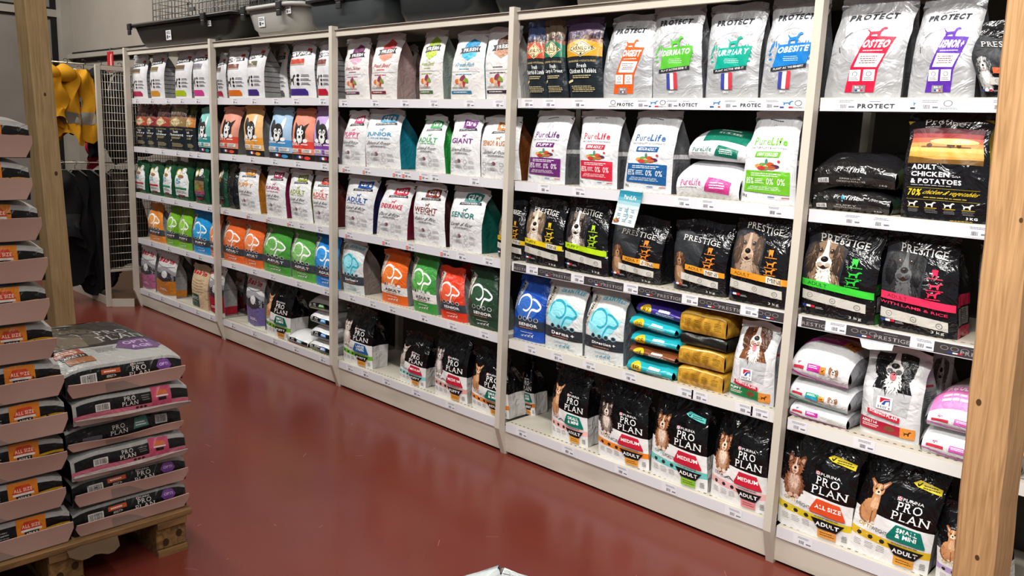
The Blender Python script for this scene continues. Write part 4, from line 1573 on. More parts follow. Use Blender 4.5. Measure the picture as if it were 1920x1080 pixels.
def place_bags():
    P('silver bag with crimson bottom tab, against the leftmost upright on the top shelf', 'silver striped bags on the top shelf', 0.096, 0.117, 1.5898, 0.230, 0.110, 0.315, d_advance('#b01c50'), -0.006, 1.12, 1)
    P('silver bag with amber bottom tab in the leftmost bay of the top shelf', 'silver striped bags on the top shelf', 0.398, 0.127, 1.5898, 0.242, 0.130, 0.326, d_advance('#c98a28','#7a6a4a'), 0.005, 1.12, 2)
    P('silver bag with lime green bottom tab on the top shelf', 'silver striped bags on the top shelf', 0.805, 0.117, 1.5898, 0.229, 0.110, 0.327, d_advance('#a4b818'), 0.021, 1.12, 3)
    P('silver bag with pink bottom tab beside the second upright on the top shelf', 'silver striped bags on the top shelf', 1.077, 0.117, 1.5898, 0.206, 0.110, 0.331, d_advance('#c23a86','#7d7a86'), -0.005, 1.10, 4)
    P('narrow sliver of a silver bag just right of the second upright on the top shelf', 'silver striped bags on the top shelf', 1.318, 0.145, 1.5894, 0.108, 0.110, 0.292, d_advance('#a8143c'), -0.021, 0.99, 5)
    P('silver bag with orange bottom tab in the second bay of the top shelf', 'silver striped bags on the top shelf', 1.569, 0.117, 1.5894, 0.229, 0.110, 0.309, d_advance('#d0681c','#7a4a3a'), -0.022, 1.05, 6)
    P('silver bag with violet tab and wide grey striped side, middle of the second bay', 'silver striped bags on the top shelf', 1.789, 0.132, 1.5894, 0.197, 0.140, 0.324, d_advance('#3c2a78','#6a6450'), 0.002, 1.12, 7)
    P("grey bag set back in the gap of the second bay's top shelf", 'silver striped bags on the top shelf', 1.894, 0.245, 1.5894, 0.110, 0.110, 0.324, d_advance('#5a5a60','#4a4a4c'), -0.033, 0.94, 8)
    P("widest silver bag with violet tab, right half of the second bay's top shelf", 'silver striped bags on the top shelf', 2.306, 0.117, 1.5894, 0.253, 0.110, 0.319, d_advance('#3f2d80','#c04a38'), -0.015, 0.90, 9)
    P('silver bag with red tab touching the third upright on the top shelf', 'silver striped bags on the top shelf', 2.536, 0.117, 1.5894, 0.154, 0.110, 0.305, d_advance('#b81c34','#7a3a3a'), -0.008, 1.12, 10)
    P('dark bag with rust band at the left end of the second shelf', 'dark bags with a cream diamond', 0.081, 0.130, 1.2345, 0.184, 0.110, 0.312, d_carni('#a8442c','#6a4a4a','Fresh','Turkey'), -0.019, 1.10, 11)
    P('dark bag with wine red band, second from left on the second shelf', 'dark bags with a cream diamond', 0.217, 0.145, 1.2345, 0.141, 0.110, 0.313, d_carni('#8a2f36','#6d4048','Fresh','Turkey'), -0.025, 1.12, 12)
    P('dark bag lettered Reindeer on the second shelf', 'dark bags with a cream diamond', 0.477, 0.117, 1.2345, 0.231, 0.110, 0.313, d_carni('#9a3f34','#58404a','Fresh','Reindeer'), -0.026, 1.03, 13)
    P('dark bag lettered Duck Pheasant on the second shelf', 'dark bags with a cream diamond', 0.723, 0.117, 1.2345, 0.243, 0.110, 0.319, d_carni('#8a7248','#8a7f70','Duck','Pheasant'), -0.027, 1.03, 14)
    P('dark bag with amber and green picture left of the teal bag', 'dark bags with a cream diamond', 0.872, 0.140, 1.2345, 0.137, 0.110, 0.316, d_carni('#c07a34','#5a6a3a','Lamb','Boar'), -0.032, 1.00, 15)
    P('teal bag with a white eared printed dog, left of the second upright', 'pastel bags with a printed dog', 1.112, 0.117, 1.2345, 0.199, 0.110, 0.298, d_toon('#7fc2bd','#1f8f90','CITY'), 0.004, 0.91, 16)
    P('salmon bag with grey side, first right of the second upright on the second shelf', 'pastel bags with a printed dog', 1.425, 0.122, 1.2408, 0.219, 0.120, 0.301, d_toon('#e29a85','#dd4f36','CITY'), 0.039, 1.12, 17)
    P('apricot orange bag with a printed dog on the second shelf', 'pastel bags with a printed dog', 1.763, 0.122, 1.2408, 0.227, 0.120, 0.309, d_toon('#e8b478','#e59a34','FIZZ'), -0.035, 1.05, 18)
    P('pale blue bag with a printed dog on the second shelf', 'pastel bags with a printed dog', 2.058, 0.117, 1.2408, 0.263, 0.110, 0.298, d_toon('#9fc0dc','#3f8fc8','JUNIOR'), 0.005, 0.90, 19)
    P('coral red bag with a dog and a wide band beside the lilac bag', 'pastel bags with a printed dog', 2.304, 0.117, 1.2408, 0.218, 0.110, 0.294, d_toon('#e58a72','#df3f38','ADULT'), -0.001, 0.91, 20)
    P('lilac purple bag with a printed dog beside the third upright', 'pastel bags with a printed dog', 2.543, 0.127, 1.2408, 0.250, 0.130, 0.307, d_toon('#b79ad0','#7d3fa0','SENIOR'), -0.031, 0.87, 21)
    P('dark green bag with white label at the left end of the third shelf', 'green bags on the third shelf', 0.062, 0.117, 0.8902, 0.215, 0.110, 0.244, d_green(), -0.007, 1.12, 22)
    P('dark green bag with red strip, second from left on the third shelf', 'green bags on the third shelf', 0.324, 0.117, 0.8902, 0.213, 0.110, 0.248, d_green(num='20'), -0.022, 1.04, 23)
    P('dark green bag with a green strip and yellow ring on the third shelf', 'green bags on the third shelf', 0.536, 0.117, 0.8902, 0.194, 0.110, 0.264, d_green(c2='#1f8a62'), -0.000, 1.12, 24)
    P('wide dark green bag with brown dog print in the middle of the third shelf', 'green bags on the third shelf', 0.767, 0.117, 0.8902, 0.251, 0.110, 0.268, d_green(c2='#2a7a4a',num='5'), -0.002, 1.12, 25)
    P('green bag with a dark label and farm picture on the third shelf', 'green bags on the third shelf', 1.047, 0.117, 0.8902, 0.196, 0.110, 0.277, d_green('#2b2b2c','#9a3a70',pic='#7a6a48'), -0.023, 1.03, 26)
    P('very dark green bag just right of the second upright on the third shelf', 'green bags on the third shelf', 1.346, 0.125, 0.8919, 0.102, 0.110, 0.283, d_green('#20302a','#1c3a2a'), -0.035, 1.00, 27)
    P('glossy black bag squeezed left of the PUPPY bag on the third shelf', 'black bags', 1.465, 0.130, 0.8919, 0.127, 0.110, 0.283, dict(art=None, base='#15161a', fin='gloss'), -0.032, 1.05, 28)
    P('white bag with orange PUPPY title and ochre side', 'white bags with a coloured square', 1.686, 0.122, 0.8919, 0.267, 0.120, 0.297, d_care('#e0922c','PUPPY',None,'Lamb & Rice','#b5762a'), -0.038, 1.02, 29)
    P('white bag with plum JUNIOR title and plum side', 'white bags with a coloured square', 2.004, 0.122, 0.8919, 0.227, 0.120, 0.299, d_care('#a82f5e','JUNIOR','LARGE BREED','Lamb & Rice','#8a2750'), -0.017, 1.05, 30)
    P('white bag with olive green ADULT title', 'white bags with a coloured square', 2.285, 0.122, 0.8919, 0.216, 0.120, 0.298, d_care('#8a9a2c','ADULT','SMALL BREED','Lamb & Rice','#6a7430'), -0.034, 1.02, 31)
    P('white bag with red ADULT title beside the third upright', 'white bags with a coloured square', 2.523, 0.127, 0.8919, 0.228, 0.130, 0.297, d_care('#d8452f','ADULT','MEDIUM BREED','Lamb & Rice','#5e2a26'), -0.034, 0.97, 32)
    P('orange puppy bag with a dark side at the left end of the fourth shelf', 'bags with a diagonal strip and a swirl', 0.299, 0.122, 0.5425, 0.272, 0.120, 0.280, d_euro('#d8822f','#e6a25c','PUPPY'), -0.070, 0.85, 33, topoff=-.1)
    P('lime green puppy bag, left one of the pair', 'bags with a diagonal strip and a swirl', 0.551, 0.117, 0.5425, 0.177, 0.110, 0.291, d_euro('#6fae2c','#8cc44c','PUPPY'), 0.042, 1.12, 34)
    P('lime green puppy bag, right one of the pair next to the blue bag', 'bags with a diagonal strip and a swirl', 0.758, 0.117, 0.5425, 0.220, 0.110, 0.292, d_euro('#79bb2e','#93cc50','PUPPY'), 0.026, 0.91, 35)
    P('sky blue puppy bag left of the second upright', 'bags with a diagonal strip and a swirl', 1.024, 0.117, 0.5425, 0.246, 0.110, 0.298, d_euro('#1f8fd0','#3aa5e0','PUPPY'), -0.014, 1.02, 36)
    P('orange bag mostly hidden behind the second upright on the fourth shelf', 'bags with a diagonal strip and a swirl', 1.213, 0.120, 0.5425, 0.129, 0.110, 0.286, d_euro('#df6a2a','#ea8448','ADULT'), -0.008, 1.12, 37)
    P('orange ADULT bag, left one of the pair right of the second upright', 'bags with a diagonal strip and a swirl', 1.464, 0.122, 0.5462, 0.286, 0.120, 0.283, d_euro('#e2662a','#ee8450','ADULT'), 0.002, 0.99, 38)
    P('orange ADULT bag, right one of the pair beside the green bags', 'bags with a diagonal strip and a swirl', 1.721, 0.122, 0.5462, 0.214, 0.120, 0.288, d_euro('#e56a30','#f0905e','ADULT'), 0.002, 1.08, 39)
    P('big green ADULT bag, left one of the pair on the fourth shelf', 'bags with a diagonal strip and a swirl', 1.999, 0.122, 0.5462, 0.330, 0.120, 0.300, d_euro('#479a3c','#6fb45c','ADULT'), 0.005, 0.97, 40)
    P('big green ADULT bag, right one of the pair beside the blue bag', 'bags with a diagonal strip and a swirl', 2.299, 0.122, 0.5462, 0.258, 0.120, 0.303, d_euro('#58a549','#86c272','ADULT'), -0.013, 0.95, 41)
    P('bright blue ADULT bag beside the third upright on the fourth shelf', 'bags with a diagonal strip and a swirl', 2.548, 0.127, 0.5462, 0.230, 0.130, 0.310, d_euro('#1f7fd2','#3c97e4','ADULT'), -0.028, 1.06, 42)
    P('white bag with pink lower half at the left end of the bottom shelf', 'bags with red lettering on the bottom shelf', 0.098, 0.112, 0.1460, 0.266, 0.100, 0.342, d_babin('#b0628a'), 0.004, 1.12, 43)
    P('white bag with orange lower half on the bottom shelf', 'bags with red lettering on the bottom shelf', 0.407, 0.117, 0.1460, 0.313, 0.110, 0.325, d_babin('#c0772a'), 0.026, 0.98, 44)
    P('white bag with orange base, set back behind the first two on the bottom shelf', 'bags with red lettering on the bottom shelf', 0.143, 0.335, 0.1460, 0.133, 0.110, 0.280, d_babin('#b5722c'), -0.022, 1.12, 45)
    P('tan paper bag with a dark green square on the bottom shelf', 'bags with red lettering on the bottom shelf', 0.962, 0.117, 0.1460, 0.244, 0.110, 0.310, d_babin('#1a5a4a',base='#cdb492',tan=True), 0.008, 1.12, 46)
    P('white and red bag half behind the second upright on the bottom shelf', 'bags with red lettering on the bottom shelf', 1.215, 0.120, 0.1460, 0.192, 0.120, 0.351, d_babin('#a01f2e'), -0.003, 1.03, 47)
    P("grey bag with dark red base, set back on the second bay's bottom shelf", 'bags with red lettering on the bottom shelf', 1.160, 0.315, 0.1460, 0.122, 0.110, 0.260, d_babin('#8c1f2c'), -0.028, 1.00, 48)
    P('white bag with purple lower half on the bottom shelf of the second bay', 'bags with red lettering on the bottom shelf', 1.689, 0.140, 0.1460, 0.218, 0.100, 0.349, d_babin('#6a5f96'), -0.016, 1.12, 49)
    P('black bag with dark green SMALL & MINI hexagon, left of the lying packs', 'black and white bags on the bottom shelf', 1.999, 0.137, 0.1460, 0.265, 0.150, 0.355, d_pro('SMALL|& MINI','#0f6a58','#7ab53a','PUPPY','slim',opt='OPTISTART',optc='#7ab53a'), 0.031, 1.12, 50)
    P("white bag with purple and pink diamond, first in the third bay's top shelf", 'white bags with a black ribbon on the top shelf', 2.826, 0.117, 1.5820, 0.226, 0.110, 0.310, d_fresh('#6a2a5a','#e0a8c0','#a03a5a','#5a2a4a','Fresh Chicken'), -0.018, 0.97, 51)
    P('white bag with red and coral diamond and mauve side', 'white bags with a black ribbon on the top shelf', 3.047, 0.132, 1.5820, 0.206, 0.140, 0.324, d_fresh('#c8343c','#ee8a74','#c8484a','#7a2430','Fresh Beef'), 0.020, 1.08, 52)
    P('dim bag in the shadow between the coral and the green diamond bags', 'white bags with a black ribbon on the top shelf', 3.091, 0.255, 1.5820, 0.078, 0.110, 0.280, d_fresh('#5a1f26','#6a3a3a','#5a3a3a','#3a2226',None), -0.013, 0.99, 53)
    P('white bag with lime green diamond', 'white bags with a black ribbon on the top shelf', 3.417, 0.132, 1.5820, 0.179, 0.140, 0.323, d_fresh('#8faa2a','#b5cc44','#9aae3c','#4a6a3a','Fresh Duck',gus='#8a948a'), -0.003, 0.92, 54)
    P('white bag with blue diamond and light blue side', 'white bags with a black ribbon on the top shelf', 3.666, 0.127, 1.5820, 0.224, 0.130, 0.302, d_fresh('#1f86b8','#45b0cf','#4a9fc0','#2a7a9c','Fresh Fish',gus='#86b4c8'), 0.001, 0.84, 55)
    P('white bag with brown diamond beside the fourth upright', 'white bags with a black ribbon on the top shelf', 3.895, 0.127, 1.5820, 0.212, 0.130, 0.309, d_fresh('#5a3a30','#b08468','#4a4044','#3a3036',None,gus='#c8c6c4'), -0.030, 0.95, 56)
    P('white bag with pink PUPPY title on the second shelf', 'white bags with a coloured square', 2.790, 0.117, 1.2400, 0.222, 0.110, 0.287, d_care('#d8447e','PUPPY','GRAIN-FREE','Salmon & Potato','#b8688c'), 0.029, 0.81, 57)
    P('white bag with light blue square and teal side on the second shelf', 'white bags with a coloured square', 3.044, 0.137, 1.2400, 0.277, 0.150, 0.297, d_care('#2f8fb8','JUNIOR','LARGE BREED','Salmon & Potato','#1f7d94'), -0.011, 1.02, 58)
    P('white bag with green square and green title on the second shelf', 'white bags with a coloured square', 3.418, 0.112, 1.2400, 0.229, 0.100, 0.273, d_care('#1f9a46','ADULT','LARGE BREED','Salmon & Potato','#2a9a44'), 0.001, 0.72, 59, topoff=0.0)
    P('white bag with violet GIANT title', 'white bags with a coloured square', 3.666, 0.112, 1.2400, 0.206, 0.100, 0.280, d_care('#742a7c','GIANT',None,'Salmon & Potato','#7c7c80'), -0.004, 0.95, 60)
    P('white bag with ochre SENIOR title and brown side, behind the fourth upright', 'white bags with a coloured square', 3.894, 0.137, 1.2400, 0.243, 0.150, 0.274, d_care('#b8742c','SENIOR & LIGHT',None,'Salmon & Potato','#6a3a1c'), -0.022, 0.91, 61)
    P('white bag with navy square and ADULT title on the third shelf', 'white bags with a coloured square', 2.839, 0.112, 0.8909, 0.261, 0.100, 0.303, d_care('#1f4f9c','ADULT','LARGE BREED','Lamb & Rice','#26264e'), 0.025, 1.12, 62)
    P('white bag with crimson ENDURANCE title', 'white bags with a coloured square', 3.121, 0.122, 0.8909, 0.248, 0.120, 0.289, d_care('#c8203e','ENDURANCE',None,'Duck & Rice','#7a1f38'), 0.044, 0.97, 63)
    P('white bag with maroon WEIGHT LOSS title', 'white bags with a coloured square', 3.424, 0.112, 0.8909, 0.232, 0.100, 0.298, d_care('#7a2f26','WEIGHT','LOSS','Rabbit & Rice','#3c2024'), -0.017, 0.99, 64)
    P('white bag with teal SENIOR title and dark teal side', 'white bags with a coloured square', 3.681, 0.137, 0.8909, 0.228, 0.150, 0.299, d_care('#14706a','SENIOR',None,'Lamb & Rice','#16564c'), 0.005, 1.12, 65)
    P('white and pale blue bag with brown grey side on the fourth shelf', 'bags with a diagonal strip and a swirl', 2.796, 0.132, 0.5500, 0.184, 0.140, 0.292, d_euro('#d4d8d8','#8fd6e4','Sterilised +','#3b4148',None,True,'#80746e'), -0.022, 1.12, 66)
    P('orange bag with a white band, third bay of the fourth shelf', 'bags with a diagonal strip and a swirl', 3.140, 0.140, 0.5500, 0.219, 0.130, 0.277, d_euro('#e2641f','#e8803c','ADULT','#e4e2de'), -0.013, 0.97, 67)
    P('green bag with a white band beside the red SENIOR bag', 'bags with a diagonal strip and a swirl', 3.405, 0.137, 0.5500, 0.185, 0.150, 0.294, d_euro('#3f9440','#5eac52','ADULT','#e4e2de'), -0.036, 1.11, 68)
    P('smaller red SENIOR bag between the green bags', 'bags with a diagonal strip and a swirl', 3.615, 0.122, 0.5500, 0.180, 0.120, 0.250, d_euro('#d83a1f','#e8603e','SENIOR'), -0.040, 0.94, 69)
    P('red bag tucked behind the red and the dark green SENIOR bags', 'bags with a diagonal strip and a swirl', 3.550, 0.255, 0.5500, 0.078, 0.110, 0.247, d_euro('#c8321c','#d8502e','SENIOR'), -0.026, 0.90, 70)
    P('dark green SENIOR bag left of the fourth upright', 'bags with a diagonal strip and a swirl', 3.826, 0.122, 0.5500, 0.206, 0.120, 0.278, d_euro('#26422f','#33523c','SENIOR','#2a3a30',side='#5a5e58'), -0.032, 0.89, 71)
    P('black bag with blue LARGE ATHLETIC hexagon', 'black and white bags on the bottom shelf', 2.834, 0.127, 0.1550, 0.259, 0.130, 0.326, d_pro('LARGE|ATHLETIC','#1f5f9c','#6ab52f','PUPPY','sit',opt='OPTISTART',optc='#6ab52f',coat=('#c9b8ae','#efe6e0','#8a7468')), 0.007, 1.06, 72)
    P('black bag with red MEDIUM hexagon and pale teal band, third bay', 'black and white bags on the bottom shelf', 3.296, 0.140, 0.1550, 0.216, 0.130, 0.270, d_pro('MEDIUM','#c0243a','#8fd0d4','PUPPY','slim',opt='OPTIDIGEST',optc='#5ab0b8',coat=('#b0a49c','#e8e0da','#7a6a60')), 0.024, 1.04, 73)
    P('black bag with red MEDIUM hexagon and pink band, third bay', 'black and white bags on the bottom shelf', 3.605, 0.132, 0.1550, 0.231, 0.140, 0.329, d_pro('MEDIUM','#c0243a','#dca4a0','PUPPY','sit',opt='DERMA',optc='#a06a6a',coat=('#8a7f78','#e8e0da','#4a403a')), -0.007, 1.04, 74)
    P('black bag with a fawn dog and orange band behind the fourth upright', 'black and white bags on the bottom shelf', 3.881, 0.132, 0.1550, 0.246, 0.140, 0.296, d_pro('SMALL|& MINI','#0f6a58','#e5822c','ADULT','slim',opt='BALANCE',optc='#c07a2c'), -0.019, 0.92, 75)
    P('black bag standing further back, right of the fourth upright on the bottom shelf', 'black and white bags on the bottom shelf', 4.004, 0.255, 0.1520, 0.075, 0.110, 0.270, d_pro('SMALL|& MINI','#0f6a58','#e5822c','ADULT','slim',opt='BALANCE'), -0.029, 0.90, 76)
    P('dark bag with red band and blue sky right of the fourth upright', 'dark bags with a cream diamond', 4.109, 0.112, 1.5858, 0.111, 0.100, 0.314, d_carni('#b8482c','#4a5a86','Fresh','Ostrich & Lamb'), -0.040, 0.94, 77)
    P('dark bag with green band, left neighbour of the yellow banded one', 'dark bags with a cream diamond', 4.219, 0.108, 1.5858, 0.112, 0.100, 0.316, d_carni('#1c6a50','#7a6a58','Fresh','Carp & Trout'), -0.053, 0.98, 78)
    P('dark bag with yellow band and purple forest sky', 'dark bags with a cream diamond', 4.368, 0.104, 1.5858, 0.173, 0.100, 0.313, d_carni('#c8921f','#54425e','Fresh','Chicken & Rabbit'), -0.038, 1.12, 79)
    P('silver bag with tall orange DIGEST panel', 'silver bags with a coloured panel on the top shelf', 4.551, 0.120, 1.5858, 0.231, 0.110, 0.309, d_protect('#e05a1f','DIGEST',True), 0.009, 0.87, 80)
    P('silver bag with light green DERMATO panel', 'silver bags with a coloured panel on the top shelf', 4.783, 0.117, 1.5858, 0.215, 0.110, 0.331, d_protect('#58b83a','DERMATO'), -0.027, 1.02, 81)
    P('silver bag with turquoise URINARY panel', 'silver bags with a coloured panel on the top shelf', 5.000, 0.117, 1.5858, 0.201, 0.110, 0.314, d_protect('#12a08a','URINARY'), -0.004, 1.07, 82)
    P('silver bag with blue OBESITE panel left of the fifth upright', 'silver bags with a coloured panel on the top shelf', 5.205, 0.117, 1.5858, 0.191, 0.110, 0.318, d_protect('#1a76c0','OBESITE'), 0.012, 1.02, 83)
    P('white bag with purple panel on the second shelf of the fourth bay', 'white bags with a printed vegetable heap', 4.165, 0.122, 1.2398, 0.217, 0.120, 0.302, d_pure('#6a2a70','PUPPY'), 0.022, 0.93, 84)
    P('white bag with red panel on the second shelf of the fourth bay', 'white bags with a printed vegetable heap', 4.441, 0.122, 1.2398, 0.186, 0.120, 0.304, d_pure('#c8283f','MINI ADULT'), -0.008, 1.12, 85)
    P('white bag with dark blue panel on the second shelf of the fourth bay', 'white bags with a printed vegetable heap', 4.676, 0.132, 1.2398, 0.217, 0.140, 0.306, d_pure('#1f5a94','MEDIUM ADULT'), 0.019, 0.92, 86)
    P('white bag with bright green panel left of the fifth upright', 'white bags with a printed vegetable heap', 5.170, 0.122, 1.2398, 0.204, 0.120, 0.310, d_pure('#6cb82c','LIGHT STERILIZED'), 0.006, 0.82, 87)
    P('black bag with a beige dog, half hidden behind the fourth upright', 'black bags with a printed dog portrait', 3.967, 0.140, 0.8905, 0.172, 0.120, 0.262, d_prest('#d8b41f','PUPPY','MINI',('#a08866','#d8c8b0','#5a4a38')), -0.011, 0.86, 88)
    P('black bag with yellow PUPPY MINI band', 'black bags with a printed dog portrait', 4.177, 0.122, 0.8905, 0.227, 0.120, 0.284, d_prest('#e6cc1f','PUPPY','MINI',('#b8a490','#e2d4c4','#6a5644'),ico='#d8b41f'), -0.008, 0.97, 89)
    P('black bag with lime yellow PUPPY band', 'black bags with a printed dog portrait', 4.409, 0.122, 0.8905, 0.226, 0.120, 0.303, d_prest('#b8dc1f','PUPPY',None,('#7a6a62','#e8e4e0','#1f1b1c'),ico='#a8cc1f'), -0.013, 0.97, 90)
    P('smaller black bag with orange ADULT MINI band, under the hanging card', 'black bags with a printed dog portrait', 4.639, 0.135, 0.8905, 0.227, 0.120, 0.255, d_prest('#e0962c','ADULT','MINI',('#7a543a','#b08a68','#3a281e'),small=True,hv=.78,ico='#e0822c'), 0.004, 1.12, 91)
    P('smaller black bag with orange ADULT MINI band, centre right of the fourth bay', 'black bags with a printed dog portrait', 4.928, 0.135, 0.8905, 0.222, 0.120, 0.264, d_prest('#e0962c','ADULT','MINI',('#7a543a','#b08a68','#3a281e'),small=True,hv=.78,ico='#e0822c'), -0.006, 1.12, 92)
    P('large black bag with orange ADULT MINI band left of the fifth upright', 'black bags with a printed dog portrait', 5.176, 0.115, 0.8905, 0.228, 0.120, 0.298, d_prest('#e8982c','ADULT','MINI',('#8a705c','#b8a08a','#4a3a30'),hv=.93,ico='#e0862c'), -0.011, 0.90, 93)
    P('royal blue SENIOR bag right of the fourth upright', 'bags with a diagonal strip and a swirl', 4.085, 0.145, 0.5427, 0.185, 0.130, 0.286, d_euro('#1d4fb0','#3a70c8','SENIOR','#303a48',side='#1a3f90',diag='#8a8f98'), 0.015, 0.98, 94)
    P('white bag with pale blue dog shape and Derma title', 'bags with a diagonal strip and a swirl', 4.307, 0.127, 0.5427, 0.214, 0.130, 0.300, d_euro('#d8dcdc','#8fdcea','Derma +','#2f353c',None,True,'#8a8c90'), -0.003, 1.04, 95)
    P('white bag with pale blue dog shape and Digestion title', 'bags with a diagonal strip and a swirl', 4.518, 0.132, 0.5427, 0.195, 0.140, 0.301, d_euro('#d8dcdc','#8fdcea','Digestion +','#2f353c',None,True,'#7c7f84'), 0.001, 0.97, 96)
    P('white bag with a brown eared dog and green stripe, left of the fifth upright', 'white bags with a dog head and a red ribbon', 5.178, 0.127, 0.5427, 0.171, 0.130, 0.286, d_hills('#1f7a44','PUPPY',('#7a4a2e','#ece6e0','#4a2a1c','#e0838c'),.28,'#1f7a44'), 0.003, 0.85, 97)
    P('black bag with dark green SMALL & MINI hexagon and a fawn dog, fourth bay', 'black and white bags on the bottom shelf', 4.356, 0.145, 0.1520, 0.207, 0.140, 0.325, d_pro('SMALL|& MINI','#0d7564','#f0b8b4','ADULT','slim',opt='DERMA',optc='#b06a6a'), -0.014, 1.00, 98)
    P('black bag with red MEDIUM hexagon and orange band', 'black and white bags on the bottom shelf', 4.649, 0.122, 0.1520, 0.245, 0.120, 0.321, d_pro('MEDIUM','#c8243a','#e8862c','ADULT','sit',opt='BALANCE',optc='#c9862c',coat=('#5a4c46','#e4d4c4','#2a2220')), -0.028, 1.03, 99)
    P('black bag with red MEDIUM hexagon and turquoise band', 'black and white bags on the bottom shelf', 4.913, 0.132, 0.1520, 0.256, 0.140, 0.348, d_pro('MEDIUM','#c8243a','#6cc4c0','ADULT','sit',opt='OPTIDIGEST',optc='#4ab0aa',low='#8ac23a',flag='#5ac4c0'), -0.016, 0.94, 100)
    P('black bag with red MEDIUM hexagon and pink band left of the fifth upright', 'black and white bags on the bottom shelf', 5.167, 0.130, 0.1520, 0.227, 0.140, 0.341, d_pro('MEDIUM','#c8243a','#eeb8b8','ADULT','sit',opt='DERMA',optc='#a06a6a',low='#e08a90'), -0.011, 0.89, 101)
    P('large silver bag with red OSTEO panel', 'silver bags with a coloured panel on the top shelf', 5.446, 0.127, 1.5859, 0.231, 0.130, 0.300, d_protect('#d02040','OSTEO',True), 0.019, 0.99, 102)
    P('large silver bag with violet SENIOR panel', 'silver bags with a coloured panel on the top shelf', 5.677, 0.127, 1.5859, 0.183, 0.130, 0.283, d_protect('#5a2ea0','SENIOR+',True), 0.002, 0.94, 103)
    P('black bag with orange red ADULT tag leaning behind the right wood post', 'black bags with a printed dog portrait', 5.867, 0.110, 1.5859, 0.160, 0.120, 0.207, d_prest('#e05a34','ADULT',None,('#9a9a98','#e8e8e6','#3a3a3c'),hv=.74,small=True,ico='#e05a34'), -0.063, 1.12, 104)
    P('large black bag with a sunset meadow picture and yellow sides', 'black bags with a picture', 5.729, 0.120, 1.2370, 0.238, 0.140, 0.313, d_profine(), -0.020, 0.96, 105)
    P('black bag with bright green ADULT band', 'black bags with a printed dog portrait', 5.448, 0.127, 0.8909, 0.245, 0.130, 0.305, d_prest('#3cc83a','ADULT',None,('#8a7058','#ece6dc','#3a2c24'),ico='#2fb83a',gus='#2a7a30'), -0.007, 1.06, 106)
    P('black bag with pink red ADULT band and a black dog', 'black bags with a printed dog portrait', 5.693, 0.137, 0.8909, 0.225, 0.150, 0.303, d_prest('#e8325a','ADULT',None,('#2a2a2c','#5a5a5c','#121214'),ico='#e02a50',line2='WITH LAMB & RICE',gus='#c8284a'), -0.019, 0.93, 107)
    P('black bag with an orange stripe showing beside the right wood post on the third shelf', 'black bags with a printed dog portrait', 5.948, 0.122, 0.8909, 0.179, 0.120, 0.310, d_prest('#e85a2a','ADULT',None,('#9a9a98','#d8d8d6','#3a3a3c')), -0.038, 0.88, 108)
    P('white bag with a black and white dog and dark red stripe', 'white bags with a dog head and a red ribbon', 5.640, 0.170, 0.5351, 0.185, 0.140, 0.290, d_hills('#b01c34','ADULT 1-6',('#17171a','#ece9e6','#101012','#dc8088'),.32,'#a81c34'), -0.004, 1.05, 109)
    P('grey sided bag standing behind the black and white dog bag', 'white bags with a dog head and a red ribbon', 5.736, 0.330, 0.5351, 0.065, 0.140, 0.264, d_hills('#b01c34','ADULT',('#8a8a8a','#d8d8d8','#5a5a5a'),.32), -0.020, 0.94, 110)
    P('big black bag with orange red ALL SIZE panel', 'black and white bags on the bottom shelf', 5.449, 0.132, 0.1434, 0.257, 0.140, 0.352, d_pro('ALL SIZE','#dd5028','#dcc22c','ADULT','sit',opt='OPTIWEIGHT',low='#e29a4a',flag='#d8c02c',coat=('#8a5438','#d8b8a4','#5e3826')), -0.004, 1.12, 111)
    P('big black bag with green SMALL & MINI panel, right of the ALL SIZE one', 'black and white bags on the bottom shelf', 5.692, 0.137, 0.1434, 0.248, 0.150, 0.352, d_pro('SMALL|& MINI','#0f7566','#dcb42c','ADULT','slim',opt='OPTIWEIGHT',low='#e2a03c',flag='#d8c02c'), 0.028, 0.99, 112)
    P('black bag with green SMALL & MINI panel partly behind the right wood post', 'black and white bags on the bottom shelf', 5.934, 0.132, 0.1434, 0.190, 0.140, 0.254, d_pro('SMALL|& MINI','#0f7566','#b8a0d0','ADULT','slim',opt='OPTIAGE'), -0.025, 0.95, 113)


place_bags()

# ------------------------------------------------------------------ bags lying in piles
GP = 'bags lying in piles on the shelves'
lw = dict(base='#d9dbde', fin='film', end='#d9dbde', side='#63656a')
TG = Art()
TG.rect('#12705a', 0.2, 0.02, 0.95, 0.3)
TG.lines('#d0e4dc', 0.4, 0.08, 0.8, 0.2, 2)
pillow('white bag with pink label lying at the bottom of the two-bag pile, fourth bay', GP, (4.942, 0.072, 1.2402), 0.262, 0.13, 0.34,
       dict(lw, eart=e_pure('#c8408a', 'ADULT')), seed=3, end=0.35)
pillow('white bag with dark green label lying on top of the pink labelled one', GP, (4.962, 0.085, 1.372), 0.236, 0.108, 0.32,
       dict(lw, eart=e_pure('#12705a', 'ADULT'), tart=TG), seed=5, roll=0.03, end=0.45)
pk = dict(base='#19191c', fin='gloss', end='#1d1c1c', side='#142a26')
pillow('black bag with a blue dot lying at the bottom of the two-bag pile, nearest bay', GP, (5.456, 0.07, 1.2375), 0.25, 0.078, 0.36,
       dict(pk, eart=e_profine('#2a9ac0', 'PUPPY')), seed=7, end=0.2, sag=0.3)
pillow('black bag lettered JUNIOR LARGE lying on another black bag', GP, (5.458, 0.07, 1.315), 0.262, 0.108, 0.36,
       dict(pk, eart=e_profine('#1c1c1e', 'JUNIOR LARGE')), seed=8, roll=-0.0, end=0.3, sag=0.35)

